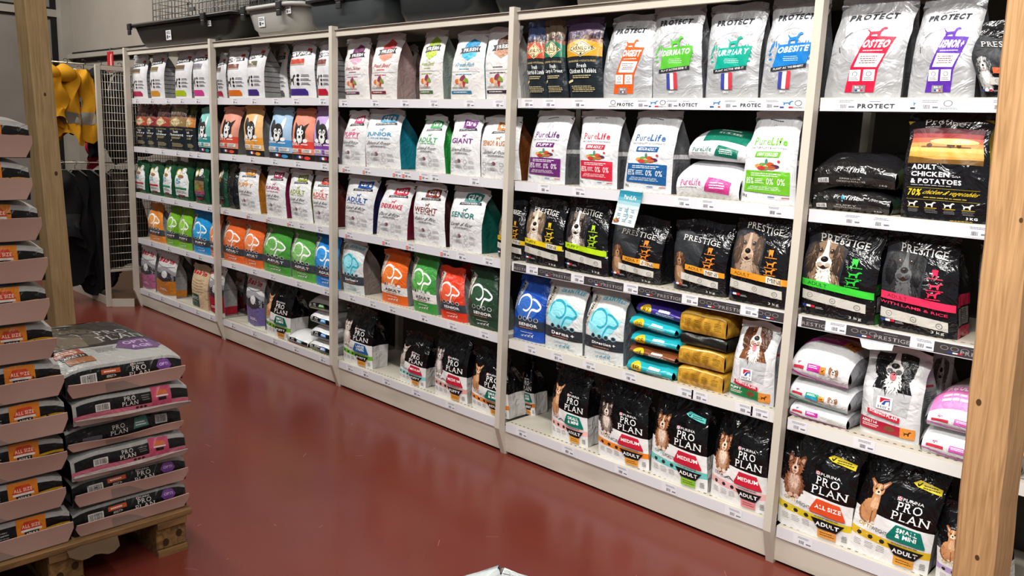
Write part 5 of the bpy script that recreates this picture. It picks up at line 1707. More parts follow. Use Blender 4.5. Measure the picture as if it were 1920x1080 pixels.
NUT = [('#1fa3ae', '18', 'lowest, turquoise'), ('#7a4426', '4', 'brown'), ('#1ca0ac', '28', 'middle, turquoise with number 28'), ('#22a8b4', '08', 'turquoise with number 08'),
       ('#3d2f8c', '87', 'topmost, violet blue')]
NL = ['turquoise bag with number 18 at the bottom of the pile of small bags', 'brown bag in the pile of small turquoise bags',
      'turquoise bag with number 28 in the middle of the pile of small bags', 'turquoise bag with number 08 just under the violet blue one',
      'violet blue bag with number 87 on top of the pile of small bags']
zz = 0.5427
for k, (c, num, _) in enumerate(NUT):
    A = Art()
    A.ell('#e0b81f', 0.25, 0.5, 0.13, 0.44)
    A.text('#2a2410', num, 0.18, 0.32, 0.33, 0.68, 0.0)
    A.lines('#e8eef0', 0.5, 0.6, 0.82, 0.84, 1, 2, 0.8)
    A.lines('#cfe6ea', 0.48, 0.3, 0.86, 0.55, 3, k, 0.35)
    if k in (0, 3):
        A.poly('#e6e6e6', (0.5, 0.05), (0.95, 0.05), (0.95, 0.22), (0.5, 0.16))
    th = (0.07, 0.048, 0.058, 0.06, 0.062)[k]
    pillow(NL[k], 'small bags in the turquoise pile', (4.748 + (0.006, 0.01, 0.012, -0.004, 0.022)[k], 0.072 + 0.004 * k, zz), 0.215, th, 0.3,
           dict(base=c, fin='shine', eart=A), seed=20 + k, roll=(0.0, 0.02, -0.02, 0.05, 0.06)[k], end=0.35, sag=0.3, bul=0.03)
    zz += th * 0.97

GOLD = noise_mat('printed_gold_film', '#96691a', '#cf9f38', 22, 0.25, bump=0.25, lo=0.35, hi=0.6, spec=0.6, dist=1.0)
_M[('#a87c26', 'shine')] = GOLD
GL = ['gold bag at the bottom of the gold pile', 'gold bag second from the bottom of the gold pile', 'black bag between the gold bags', 'gold bag on top of the gold pile']
zz = 0.5427
for k, (th, c) in enumerate([(0.08, '#a87c26'), (0.078, '#a87c26'), (0.048, '#1b1a18'), (0.088, '#a87c26')]):
    A = Art()
    if k != 2:
        for q in range(4):
            A.lines('#6a4a14', 0.1 + 0.22 * q, 0.3, 0.26 + 0.22 * q, 0.7, 5, q + k, 0.25)
        A.rect('#d8b868', 0.02, 0.9, 0.98, 0.97)
    pillow(GL[k], 'bags in the gold pile', (4.972 + (0, 0.0, 0.004, -0.002)[k], 0.075 - 0.002 * k, zz), 0.196, th, 0.3, dict(base=c, fin='shine', eart=A),
           seed=31 + k, end=0.16, sag=0.14, exp=8, bul=0.012)
    zz += th * 0.985

hw = dict(base='#d8d9db', fin='film', side='#77787c')
TH = Art()
TH.poly('#c0309a', (0.06, 0.14), (0.7, 0.16), (0.7, 0.36), (0.06, 0.34))
TH.poly('#d8893a', (0.7, 0.16), (0.9, 0.16), (0.9, 0.36), (0.7, 0.36))
TH.poly('#c43244', (0.3, 0.42), (0.9, 0.44), (0.9, 0.54), (0.3, 0.52))
TH.lines('#f0d8ea', 0.12, 0.2, 0.6, 0.3, 2)
dog_stand(TH.sub(0.74, 0.2, 0.86, 0.32), '#3a2410')
pillow('white bag with magenta label at the bottom of the white pile', 'white bags in the pile beside the fifth upright', (5.425, 0.075, 0.5351), 0.20, 0.06, 0.3,
       dict(hw, eart=e_hills('#c0309a', 'ADULT', False, False)), seed=41, end=0.3)
A = e_hills('#1f9a7a', 'LIGHT', True, True)
A.poly('#2aa0c8', (0.3, 0.4), (0.52, 0.4), (0.52, 0.54), (0.3, 0.54))
pillow('white bag with green and blue label in the middle of the white pile', 'white bags in the pile beside the fifth upright', (5.422, 0.07, 0.594), 0.205, 0.085, 0.3,
       dict(hw, eart=A), seed=42, end=0.4, roll=0.04)
pillow('white bag with magenta label and small dog head on top of the pile', 'white bags in the pile beside the fifth upright', (5.418, 0.066, 0.676), 0.20, 0.125, 0.36,
       dict(hw, eart=e_hills('#c0309a', 'ADULT'), tart=TH), seed=43, end=0.42, roll=0.03, sag=0.3)
TP = Art()
TP.rect('#d878b4', 0.0, 0.02, 1, 0.3)
TP.text('#f4e8f0', 'ADULT 1-6', 0.12, 0.16, 0.5, 0.26, 0.04)
TP.lines('#f0d8ea', 0.1, 0.06, 0.7, 0.13, 2)
pillow('lower white bag with pink band lying beside the right wood post', 'white and pink bags lying by the right wood post', (5.885, 0.072, 0.5351), 0.27, 0.088, 0.3,
       dict(hw, eart=e_hills('#c860b0', 'ADULT', True, False)), seed=45, end=0.35)
pillow('upper white bag with pink ADULT band beside the right wood post', 'white and pink bags lying by the right wood post', (5.888, 0.072, 0.622), 0.265, 0.118, 0.32,
       dict(hw, eart=e_hills('#c860b0', 'ADULT', True, False), tart=TP), seed=46, end=0.55, sag=0.4)

bw = dict(base='#d4d5d6', fin='shine', side='#9a9a98')
for k, (x, z, th, c, hx, lab) in enumerate([
        (2.235, 0.146, 0.07, '#d87a88', '#1f6a80', 'black and white pack with pink band lying alone left of the pile'),
        (2.478, 0.146, 0.078, '#7ab53a', '#1f5a9c', 'pack with green band at the bottom of the pile by the third upright'),
        (2.476, 0.223, 0.085, '#3aa0a0', '#2a7ac0', 'pack with teal band, second from the bottom by the third upright'),
        (2.462, 0.307, 0.082, '#4aa89a', '#2a8ac8', 'pack with teal band, second from the top by the third upright'),
        (2.44, 0.388, 0.085, '#8ac03a', '#3a8a3a', 'pack with bright green band on top of the pile by the third upright')]):
    pillow(lab, 'black and white packs lying on the bottom shelf', (x, 0.075 + 0.006 * k, z), 0.235, th, 0.32, dict(bw, eart=e_pro(c, hx, c)), seed=50 + k, end=0.4, sag=0.3,
           roll=(0, 0.02, -0.02, 0.02, -0.05)[k])

# shelf cards
c = thing('shelf_card', 'turquoise and white card hanging over the shelf edge below the white bags', 'card', (4.64, 0.0325, 1.24))
m = MB()
Q = np.zeros((9, 6, 3))
for j in range(9):
    for i in range(6):
        Q[j, i] = (-0.052 + 0.104 * i / 5 - 0.026 * (1 - j / 8), -0.008 * (1 - j / 8) ** 2, -0.128 + 0.132 * j / 8 - 0.006 * i / 5)
m.grid(Q, mat('#d8e2e4', 'shine'))
A = Art()
for k in range(5):
    A.rect(['#cfe0e4', '#a8d0d8', '#6fb4c4', '#3f98ae', '#2a86a0'][k], 0, 0.5 + 0.1 * k, 1, 0.6 + 0.1 * k)
A.text('#ffffff', 'PureLife', 0.25, 0.76, 0.78, 0.88, 0.02)
for k in range(9):
    A.lines('#5a98a8', 0.12 + 0.28 * (k % 3), 0.1 + 0.15 * (k // 3), 0.3 + 0.28 * (k % 3), 0.2 + 0.15 * (k // 3), 2, k, 0.3)
A.stroke('#7aaab4', [(0.55, 0.55), (0.5, 0.42), (0.62, 0.3), (0.5, 0.15)], 0.012)
food(A.sub(-0.0, 0.04, 0.3, 0.24))
lay(m, A, Q, 'shine')
Q2 = Q[:, ::-1].copy()
Q2[:, :, 1] += 0.001
m.grid(Q2, mat('#d8e2e4', 'shine'))
m.build('card_sheet', c)
m = MB()
m.box(-0.05, -0.002, 0.002, 0.05, 0.004, 0.006, mat('#c8d4d8', 'plastic'))
m.build('fold_over_tab', c)
c = MB()
c.prism([(5.545, 0.85), (5.555, 0.825), (5.575, 0.822), (5.645, 0.832), (5.648, 0.85)], 'y', 0.034, 0.0355, mat('#dcdde0', 'plastic'))
tag(c.build('blank_card'), 'blank white card sticking down below the dark printed rail strip, above the dog head bag', 'card')


RP_BASE, RP_TOP, RP_ROT = (6.089, -0.447, 0.0), (6.003, -0.530, 2.6), math.radians(-12)
LP_BASE, LP_TOP, LP_ROT = (1.941, -1.125, 0.0), (1.87, -1.19, 2.75), 0.35
FG_LOC, FG_H, FG_ROT = (5.822, -1.832, 0.0), 0.897, 0.75


# ------------------------------------------------------------------ bins and cages on top of the shelves
ZT = 1.9335


def bin_box(name, label, x0, x1, y0, y1, h, col, fin='plastic', flare=0.06, rad=0.05, rim=0.02, cat='bin', group='plastic bins on top of the shelves', tags=(), clips=()):
    """open rounded tub: rings of a rounded rectangle from the base to the rim"""
    cx, cy = (x0 + x1) / 2, (y0 + y1) / 2
    root = thing(name, label, cat, (cx, cy, ZT), 0, group)
    hx, hy = (x1 - x0) / 2, (y1 - y0) / 2

    def ring(a, b, r, z, n=6):
        P = []
        for sx, sy, q0 in ((1, 1, 0), (-1, 1, 1), (-1, -1, 2), (1, -1, 3)):
            for k in range(n + 1):
                q = (q0 + k / n) * math.pi / 2
                P.append((sx * (a - r) + r * math.cos(q), sy * (b - r) + r * math.sin(q), z))
        return P
    m = MB()
    mt = mat(col, fin)
    R = []
    for t in (0, 0.03, 0.12, 0.3, 0.6, 0.8, 1.0):
        f = flare * (1 - t) + (rad * 0.8 * (1 - min(1, t / 0.3)) ** 2)
        R.append(ring(hx - f - rim, hy - f * 0.3 - rim, rad, h * t))
    R.append(ring(hx - rim - 0.006, hy - rim - 0.006, rad, h))
    for t in (0.8, 0.1):
        f = flare * (1 - t) + 0.006
        R.append(ring(hx - f - rim - 0.006, hy - f * 0.3 - rim - 0.006, rad, h * t))
    n = len(R[0])
    v = [p for r in R for p in r]
    fc = [(i * n + k, i * n + (k + 1) % n, (i + 1) * n + (k + 1) % n, (i + 1) * n + k) for i in range(len(R) - 1) for k in range(n)]
    fc += [tuple(range(n))[::-1], tuple(range((len(R) - 1) * n, len(R) * n))]
    m.add(v, fc, mt, True)
    m.build('tub', root)
    m = MB()
    a = ring(hx, hy, rad, h - 0.012) + ring(hx, hy, rad, h + 0.008) + ring(hx - rim - 0.004, hy - rim - 0.004, rad, h + 0.008) + ring(hx - rim - 0.004, hy - rim - 0.004, rad, h - 0.012)
    m.add(a, [(i * n + k, i * n + (k + 1) % n, ((i + 1) % 4) * n + (k + 1) % n, ((i + 1) % 4) * n + k) for i in range(4) for k in range(n)], mt, True)
    m.build('rim', root)
    for (tx, tz, s) in tags:
        m = MB()
        yb = -hy + rim + flare * 0.3 * (1 - tz / h) - 0.006
        Q = np.array([[(tx - s, yb + 0.004, tz - s * 0.8), (tx + s, yb + 0.004, tz - s * 0.8)], [(tx - s, yb, tz + s * 0.8), (tx + s, yb, tz + s * 0.8)]])
        m.grid(Q, mat('#d8d8da', 'plastic'), False)
        A = Art()
        A.lines('#6a6a70', 0.1, 0.6, 0.9, 0.9, 2)
        A.rect('#3a3a40', 0.15, 0.15, 0.4, 0.5)
        A.lines('#6a6a70', 0.5, 0.2, 0.9, 0.45, 1)
        lay(m, A, Q, 'plastic', 0.0008, 0.0001, 1)
        m.build('price_sticker', root)
    for (tx,) in clips:
        m = MB()
        m.box(tx - 0.025, -hy - 0.012, h - 0.03, tx + 0.025, -hy + 0.01, h + 0.014, mat('#1d1d1e', 'plastic'))
        m.box(tx - 0.02, -hy - 0.01, h - 0.065, tx + 0.02, -hy + 0.004, h - 0.03, mat('#1d1d1e', 'plastic'))
        bevel(m.build('clip', root), 0.004, 2)
    return root


bin_box('crate_base', 'black crate base with two white stickers, leftmost on top of the shelves', 0.10, 1.66, 0.0, 0.54, 0.165, '#141413', flare=0.10, rad=0.07,
        tags=((-0.18, 0.075, 0.04), (0.43, 0.115, 0.022)), clips=((0.40,), (-0.745,)))
bin_box('storage_bin', 'pale grey rounded plastic bin on top of the second shelving bay', 1.70, 2.36, 0.0, 0.5, 0.165, '#a3a19c', flare=0.07, rad=0.12,
        tags=((-0.08, 0.085, 0.035), (0.22, 0.13, 0.025)), clips=((-0.24,), (0.16,)))
bin_box('storage_bin', 'dark slate grey bin right of the pale grey one', 2.38, 3.06, 0.02, 0.5, 0.165, '#34383a', flare=0.02, rad=0.06, clips=((0.02,),))
bin_box('storage_bin', 'black bin with pale edge standing over the third shelving bay', 3.10, 3.72, 0.05, 0.5, 0.2, '#17191b', flare=0.03, rad=0.06)
bin_box('storage_bin', 'black bin just above the fourth upright', 3.76, 4.14, 0.06, 0.5, 0.21, '#101011', flare=0.02, rad=0.05)
bin_box('storage_bin', 'brownish grey rounded bin at the top edge above the fourth shelving bay', 4.16, 4.98, 0.05, 0.5, 0.2, '#6f6a63', flare=0.04, rad=0.1)
bin_box('storage_bin', 'black bin above the silver bags right of the brownish grey bin', 5.02, 5.9, 0.06, 0.5, 0.2, '#121213', flare=0.03, rad=0.05)


def cage(label, x0, x1, y0, y1, z0, h, nx, nz, col='#8f918f', r=0.0022):
    root = thing('wire_cage', label, 'cage', ((x0 + x1) / 2, (y0 + y1) / 2, z0), 0, 'wire cages on top of the shelves')
    a, b = (x1 - x0) / 2, (y1 - y0) / 2
    mt = mat(col, 'metal')
    for nm, s in (('wire_front', -1), ('wire_back', 1)):
        m = MB()
        for k in range(nx + 1):
            x = -a + 2 * a * k / nx
            m.tube([(x, s * b, 0), (x, s * b, h)], r * (1.6 if k % 6 == 0 else 1), mt, 5)
        for k in range(nz + 1):
            z = h * k / nz
            m.tube([(-a, s * b, z), (a, s * b, z)], r * 1.3, mt, 5)
        m.build(nm, root)
    for s in (-1, 1):
        m = MB()
        for k in range(7):
            y = -b + 2 * b * k / 6
            m.tube([(s * a, y, 0), (s * a, y, h)], r, mt, 5)
        for k in range(nz + 1):
            m.tube([(s * a, -b, h * k / nz), (s * a, b, h * k / nz)], r, mt, 5)
        m.build('wire_side', root)
    m = MB()
    m.box(-0.05, -b - 0.012, h * 0.35, 0.05, -b - 0.004, h * 0.39, mt)
    m.tube([(-0.05, -b - 0.008, h * 0.3), (-0.05, -b - 0.008, h * 0.44), (0.0, -b - 0.02, h * 0.44)], 0.004, mt, 6)
    m.build('latch', root)
    return root


cage('wire dog cage standing in the black crate base', 0.26, 1.5, 0.12, 0.44, ZT + 0.012, 0.62, 24, 14)
cage('wire dog cage rising out of the pale grey bin', 1.86, 2.2, 0.13, 0.38, ZT + 0.012, 0.55, 10, 12)
cage('wire dog cage above the dark slate grey bin', 2.46, 2.96, 0.1, 0.42, ZT + 0.012, 0.5, 10, 12, '#a5a7a6')
bx = MB()
bx.box(0.95, 0.50, 1.9335, 2.6, 0.545, 2.75, mat('#1c1b1a', 'matte'))
tag(bx.build('dark_board'), 'tall dark board standing behind the wire cages on top of the shelves', 'board')

# ------------------------------------------------------------------ timber posts
WOODM = noise_mat('pine_timber', '#9a744c', '#bd9468', 7.0, 0.55, stretch=(12, 12, 0.35), bump=0.12, detail=8, lo=0.3, hi=0.68, dist=1.4)
WOODL = noise_mat('pale_timber', '#8f754e', '#ad9268', 7.0, 0.55, stretch=(12, 12, 0.4), bump=0.12, detail=8, lo=0.3, hi=0.7, dist=1.2)


def timber(label, base, top, sx, sy, rz, m, knots):
    o = MB()
    d = Vector(top) - Vector(base)
    n = 40
    ca, sa = math.cos(rz), math.sin(rz)
    rings = []
    for k in range(n + 1):
        p = d * (k / n)
        ch = 0.006
        pts = [(-sx / 2 + ch, -sy / 2), (sx / 2 - ch, -sy / 2), (sx / 2, -sy / 2 + ch), (sx / 2, sy / 2 - ch), (sx / 2 - ch, sy / 2), (-sx / 2 + ch, sy / 2), (-sx / 2, sy / 2 - ch), (-sx / 2, -sy / 2 + ch)]
        rings.append([(p.x + a * ca - b * sa + 0.0012 * math.sin(k * 1.7), p.y + a * sa + b * ca, p.z) for a, b in pts])
    v = [q for r in rings for q in r]
    f = [(i * 8 + k, i * 8 + (k + 1) % 8, (i + 1) * 8 + (k + 1) % 8, (i + 1) * 8 + k) for i in range(n) for k in range(8)]
    f += [tuple(range(8))[::-1], tuple(range(n * 8, n * 8 + 8))]
    o.add(v, f, m)
    km = mat('#4a2f18', 'matte')
    for (t, face, off, r) in knots:
        p = d * t
        if face == 'y':
            c = [(off + r * math.cos(q), -sy / 2 - 0.0006, r * 1.3 * math.sin(q)) for q in np.linspace(0, 2 * math.pi, 14)[:-1]]
        else:
            c = [(sx / 2 + 0.0006, off + r * math.cos(q), r * 1.3 * math.sin(q)) for q in np.linspace(0, 2 * math.pi, 14)[:-1]]
        o.add([(p.x + a * ca - b * sa, p.y + a * sa + b * ca, p.z + zz) for a, b, zz in c], [tuple(range(13))], km)
    ob = o.build('timber_post', None, base)
    return tag(ob, label, 'post', 'timber posts of the building')


timber('thick wooden post at the right edge, in front of the nearest shelving bay', RP_BASE, RP_TOP, 0.092, 0.092, RP_ROT, WOODM, [(0.34, 'y', -0.02, 0.006), (0.5, 'y', 0.03, 0.004), (0.2, 'y', 0.01, 0.005)])
timber('wooden post on the left behind the stacked sacks, beside the yellow coats', LP_BASE, LP_TOP, 0.085, 0.115, LP_ROT, WOODL,
       [(0.74, 'x', 0.02, 0.008), (0.56, 'x', 0.0, 0.007), (0.42, 'x', 0.02, 0.009), (0.3, 'x', -0.02, 0.008)])

# ------------------------------------------------------------------ pallet and sacks
PW = noise_mat('pallet_wood', '#5a4026', '#8f6a40', 6.0, 0.75, stretch=(7, 0.6, 7), bump=0.3, detail=8, lo=0.3, hi=0.7, dist=1.0)
PB = noise_mat('pallet_block_wood', '#5e4328', '#94703f', 9.0, 0.75, stretch=(3, 3, 3), bump=0.3, detail=8, lo=0.3, hi=0.7, dist=2.0)
pal = thing('pallet', 'wooden pallet under the stacked sacks', 'pallet', (3.915, -1.775, 0))
rr = random.Random(8)
for k in range(6):
    x = -0.1 - k * 0.215
    m = MB()
    m.box(x - 0.05 - (0.0 if k else 0.02), -0.42, 0.122, x + 0.1 - (0 if k else 0.0), 0.40, 0.144, PW)
    bevel(m.build('deck_board', pal), 0.003, 1)
for y in (-0.33, 0.0, 0.33):
    for x in (-0.08, -0.6, -1.12):
        m = MB()
        m.box(x - 0.07, y - 0.05, 0.022, x + 0.07, y + 0.05, 0.1, PB)
        if x == -0.08:
            for q in range(2):
                a, b2 = y - 0.02 + 0.045 * q, 0.045 + 0.02 * q
                m.add([(x + 0.0706, a + 0.011 * math.cos(t), b2 + 0.014 * math.sin(t)) for t in np.linspace(0, 6.28, 13)[:-1]], [tuple(range(12))], mat('#3a2816', 'matte'))
        bevel(m.build('block', pal), 0.004, 1)
    m = MB()
    m.box(-1.2, y - 0.05, 0.1, 0.0, y + 0.05, 0.122, PW)
    m.build('stringer_board', pal)
    m = MB()
    m.box(-1.2, y - 0.05, 0.0, 0.0, y + 0.05, 0.022, PW)
    m.build('base_board', pal)
m = MB()
rw = random.Random(2)
P_ = np.zeros((4, 9, 3))
for j in range(4):
    for i in range(9):
        P_[j, i] = (0.006 + 0.006 * j + rw.uniform(-0.003, 0.003), -0.0 + 0.15 * i / 8, 0.128 - 0.017 * j * math.sin(math.pi * (0.1 + 0.7 * i / 8)) * (0.8 + 0.2 * math.sin(i * 1.1)))
m.grid(P_, mat('#5f4d38', 'paper'))
P_ = P_[:, ::-1].copy()
P_[:, :, 0] -= 0.003
m.grid(P_, mat('#5f4d38', 'paper'))
tag(m.build('torn_paper', None, (3.915, -1.775, 0)), 'torn strip of wrapping paper hanging over the pallet edge', 'paper scrap')

KR = '#c2a194'
z = 0.146
ORD = ['lowest', 'second lowest', 'third lowest', 'fourth lowest', 'fifth lowest', 'middle', 'fifth highest', 'fourth highest', 'third highest', 'second highest', 'topmost']
for k in range(11):
    th = 0.118
    tart = None
    if k == 10:
        tart = Art()
        tart.rect('#d8902a', 0.63, 0.0, 0.83, 0.3)
        tart.rect('#18181a', 0.0, 0.3, 1, 1)
    pillow('sack with orange label, %s of the taller stack on the pallet' % ORD[k], 'sacks with orange labels in the taller stack', (3.885 - 0.004 * (k % 3), -1.957 + (0.006, -0.008, 0.003, 0.01)[k % 4] - (0.004 * k if k > 5 else 0), z),
           0.415, th, 0.64, dict(base='#a3a29e', fin='film', end='#a3a29e', side='#131315', eart=e_sack('orange'), tart=tart), seed=60 + k, rz=math.pi / 2, name='pet_food_sack',
           sag=0.16, end=0.1, exp=7, capback=0.006, bul=0.008, flap=(0.064, 0.012 + 0.004 * (k % 3), KR, 'pinkish paper flap'))
    z += th * 0.995
z = 0.146
kinds = ['purple', 'purple', 'pink', 'black', 'pink', 'purple']
SL = ['sack with purple badge and pinkish flap at the bottom of the shorter stack', 'sack with purple badge and pinkish flap, second from the bottom of the shorter stack',
      'lower one of the two sacks with pink labels in the shorter stack', 'plain black ended sack between the two pink labelled ones',
      'upper one of the two sacks with pink labels in the shorter stack', 'sack with grey printed face on top of the shorter stack']
for k in range(6):
    th = (0.094, 0.094, 0.088, 0.085, 0.09, 0.10)[k]
    tart = None
    if k == 5:
        tart = Art()
        tart.rect('#1b1b1c', 0.0, 0.28, 1.0, 1.0)
        tart.poly('#4c453c', (0.0, 0.28), (0.55, 0.34), (0.62, 0.62), (0.35, 0.8), (0.0, 0.85))
        tart.poly('#6a5f50', (0.05, 0.28), (0.4, 0.3), (0.45, 0.5), (0.2, 0.62), (0.05, 0.55))
        tart.ell('#1a1613', 0.44, 0.72, 0.06, 0.03)
        tart.text('#a8a6a2', 'PRO', 0.58, 0.48, 0.86, 0.58, 0.0, serif=True)
        tart.text('#a8a6a2', 'PLAN', 0.54, 0.36, 0.92, 0.46, 0.0, serif=True)
        tart.poly('#62406f', (0.56, 0.2), (0.66, 0.32), (0.9, 0.32), (0.97, 0.2), (0.88, 0.12), (0.68, 0.12))
        tart.text('#b8a4c4', 'OPTI', 0.66, 0.23, 0.87, 0.29, 0.02)
        tart.text('#b8a4c4', 'AGE', 0.68, 0.15, 0.86, 0.2, 0.02)
        tart.rect('#8f3f28', 0.05, 0.17, 0.28, 0.26)
        tart.lines('#d8b8a8', 0.07, 0.19, 0.26, 0.245, 2, 2, 0.6)
        tart.rect('#1a1616', 0.07, 0.12, 0.28, 0.17)
        tart.text('#d8d0c8', 'ADULT 7+', 0.09, 0.13, 0.26, 0.16, 0.02)
        tart.rect('#8f5a34', 0.08, 0.05, 0.3, 0.12)
        tart.lines('#6a6a68', 0.36, 0.14, 0.56, 0.24, 5, 4, 0.3)
        tart.rect('#6a4a80', 0.4, 0.86, 0.75, 0.97)
        tart.poly('#8a8a88', (0.3, 0.8), (0.55, 0.78), (0.5, 0.84))
    flap = (0.046, 0.014, KR, 'pinkish paper flap') if kinds[k] == 'purple' else ((0.026, 0.012, KR, 'pinkish paper flap') if kinds[k] == 'black' else (0.016, 0.01, '#b0a49c', 'pale paper flap'))
    pillow(SL[k], 'sacks in the shorter stack on the pallet', (3.88 + (0.0, -0.004, 0.01, -0.01, 0.014, 0.004)[k], -1.5595 + (0, 0.003, 0.0, -0.004, 0.012, 0.0)[k], z),
           0.37, th * 1.03, 0.66, dict(base='#a09f9b', fin='film', end='#a09f9b', side='#131315', eart=e_sack(kinds[k]), tart=tart), seed=80 + k, rz=math.pi / 2,
           name='pet_food_sack', sag=0.2, end=0.14, exp=6, capback=0.01, bul=0.01, flap=flap, roll=(0.0, 0.01, -0.01, 0.0, 0.015, 0.0)[k])
    z += th

# ------------------------------------------------------------------ white sack in the foreground
wd = dict(base='#d4d8d8', fin='film', gus='#b8bebe', seal='#d8dcdc', art=None)
pouch('white crumpled sack standing at the bottom edge of the view', None, FG_LOC, 0.36, 0.16, FG_H, wd, seed=5, rz=FG_ROT, amp=0.004, seal=False, name='pet_food_sack', topw=0.95, lean=0.0, v0=0.75, gable=0.062)

# ------------------------------------------------------------------ hanging dog coats
WIRE = mat('#b9b2a4', 'metal')
WHITE = noise_mat('cream_enamel', '#b9b1a2', '#c8c0b2', 4, 0.45, bump=0.02)
gp = thing('wire_grid_panel', 'white framed wire grid panel standing out from the left end of the shelves', 'grid panel', (-0.106, 0, 0))
m = MB()
m.box(-0.014, -0.17, 0.0, 0.014, -0.135, 1.82, WHITE)
m.box(-0.012, 0.42, 0.05, 0.012, 0.45, 1.82, WHITE)
m.box(-0.01, -0.15, 1.785, 0.01, 0.44, 1.815, WHITE)
m.box(-0.01, -0.15, 0.27, 0.01, 0.44, 0.29, WHITE)
bevel(m.build('frame', gp), 0.002, 1)
m = MB()
for k in range(1, 30):
    y = -0.14 + k * 0.0195
    m.tube([(0, y, 0.28), (0, y, 1.8)], 0.0018, WIRE, 5)
for k in range(27):
    zz = 0.30 + k * 0.056
    m.tube([(0.003, -0.14, zz), (0.003, 0.43, zz)], 0.0018, WIRE, 5)
m.build('wire_grid', gp)
pf = thing('base_platform', 'low brown platform with a white front edge under the hanging coats', 'platform', (0, 0, 0))
m = MB()
m.prism([(-1.3, -0.13), (-0.106, -0.13), (-0.03, 0.0), (-0.03, 0.5), (-1.3, 0.5)], 'z', 0.0, 0.055, mat('#5a3e2a', 'paint'))
m.build('platform_top', pf)
m = MB()
m.prism([(-0.108, -0.137), (-0.1, -0.142), (0.0, -0.002), (-0.008, 0.003)], 'z', 0.0, 0.062, WHITE)
m.prism([(-1.3, -0.137), (-0.104, -0.137), (-0.104, -0.13), (-1.3, -0.13)], 'z', 0.0, 0.062, WHITE)
m.build('front_edge', pf)


def garment(label, loc, rz, H, W0, W1, col, trim=None, seed=1, thick=0.05, group=None, name='dog_coat', hanger='#1c1c1e', tagc=None, hood=False):
    root = thing(name, label, 'coat', loc, rz, group)
    r = random.Random(seed)
    ph = [r.uniform(0, 6.28) for _ in range(6)]
    nv, nu = 22, 28

    def body(v0, v1, grow, m):
        R = np.zeros((nv + 1, nu + 1, 3))
        for j in range(nv + 1):
            v = v0 + (v1 - v0) * j / nv
            sh = min(1.0, v / 0.14) ** 0.6
            hw = (0.03 + (W0 / 2 - 0.03) * sh) * (1 - v) + (W1 / 2) * v * sh
            ht = thick * (0.35 + 0.65 * sh) * (0.8 + 0.5 * v) / 2
            for i in range(nu + 1):
                q = 2 * math.pi * i / nu
                fold = 1 + (0.1 + 0.3 * v) * math.sin(5 * q + ph[0] + 3 * v) + (0.06 + 0.16 * v) * math.sin(9 * q + ph[1] + 4 * v)
                x = hw * math.copysign(abs(math.cos(q)) ** 0.8, math.cos(q)) * (1 + grow) * (1 + 0.1 * math.sin(7 * v + ph[2])) + 0.012 * math.sin(11 * v + 2 * q + ph[3])
                y = ht * math.sin(q) * fold * (1 + grow * 2) + 0.018 * math.sin(9 * v + ph[3]) + 0.01 * math.sin(14 * v + 3 * q) + 0.02 * v * math.sin(3 * q + ph[4])
                z = -H * v + 0.05 * v * math.sin(2 * q + ph[5]) * (1 if v > 0.8 else 0.3)
                R[j, i] = (x, y, z)
        b = MB()
        b.grid(R[::-1], m)
        return b
    body(0, 1, 0, mat(col, 'cloth')).build('coat_body', root)
    if trim:
        body(0.62, 0.8, 0.03, mat(trim, 'cloth')).build('trim_band', root)
    if hood:
        b = MB()
        R = np.zeros((9, 15, 3))
        for j in range(9):
            for i in range(15):
                a, t = math.pi * 2 * i / 14, j / 8
                k = 0.07 * math.sin(math.pi * (0.15 + 0.8 * t))
                R[j, i] = (k * 1.3 * math.cos(a), k * math.sin(a) - 0.03, -0.1 + 0.13 * t)
        b.grid(R, mat(col, 'cloth'))
        b.build('hood', root)
    h = MB()
    hm = mat(hanger, 'plastic')
    h.tube([(-W0 * 0.46, 0, -0.045), (-0.03, 0, 0.0), (0.03, 0, 0.0), (W0 * 0.46, 0, -0.045)], 0.006, hm, 6)
    h.tube([(0, 0, 0.0), (0, 0, 0.035)] + [(0.018 * math.sin(a), 0, 0.053 - 0.018 * math.cos(a)) for a in np.linspace(0, 4.2, 8)], 0.0025, hm, 6)
    h.build('hanger', root)
    if tagc:
        t = MB()
        t.box(-W0 * 0.1 - 0.03, -thick * 0.5 - 0.012, -H * 0.62, -W0 * 0.1 + 0.02, -thick * 0.5 - 0.009, -H * 0.42, mat(tagc, 'paper'))
        t.box(-W0 * 0.1 - 0.022, -thick * 0.5 - 0.0135, -H * 0.56, -W0 * 0.1 + 0.012, -thick * 0.5 - 0.0118, -H * 0.48, mat('#2a2a2e', 'paper'))
        t.build('swing_tag', root)
    return root


for nm, (x, zz, y0) in {'upper left': (-0.62, 1.80, -0.30), 'upper right': (-0.34, 1.83, -0.46), 'lower': (-0.42, 1.09, -0.38)}.items():
    m = MB()
    m.tube([(x, y0, zz), (x, 0.555, zz)], 0.005, WIRE, 8)
    m.tube([(x, y0, zz), (x, y0 - 0.008, zz + 0.02)], 0.005, WIRE, 8)
    tag(m.build('garment_rail'), {'upper left': 'thin metal rail carrying the black coat behind the yellow ones', 'upper right': 'thin metal rail carrying the yellow raincoats', 'lower': 'thin lower metal rail carrying the long black coats'}[nm], 'rail')
Y = '#c38a17'
GY = 'yellow dog raincoats'
RZ = 0.75
garment('yellow dog raincoat nearest the wooden post, with a white swing tag', (-0.34, -0.40, 1.79), RZ, 0.40, 0.18, 0.24, Y, None, 1, 0.1, GY, tagc='#b8b4ac', hood=True)
garment('yellow dog raincoat with a grey lower band, in the middle of the yellow ones', (-0.34, -0.29, 1.79), RZ, 0.52, 0.16, 0.2, Y, '#6d675e', 2, 0.09, GY, hood=True)
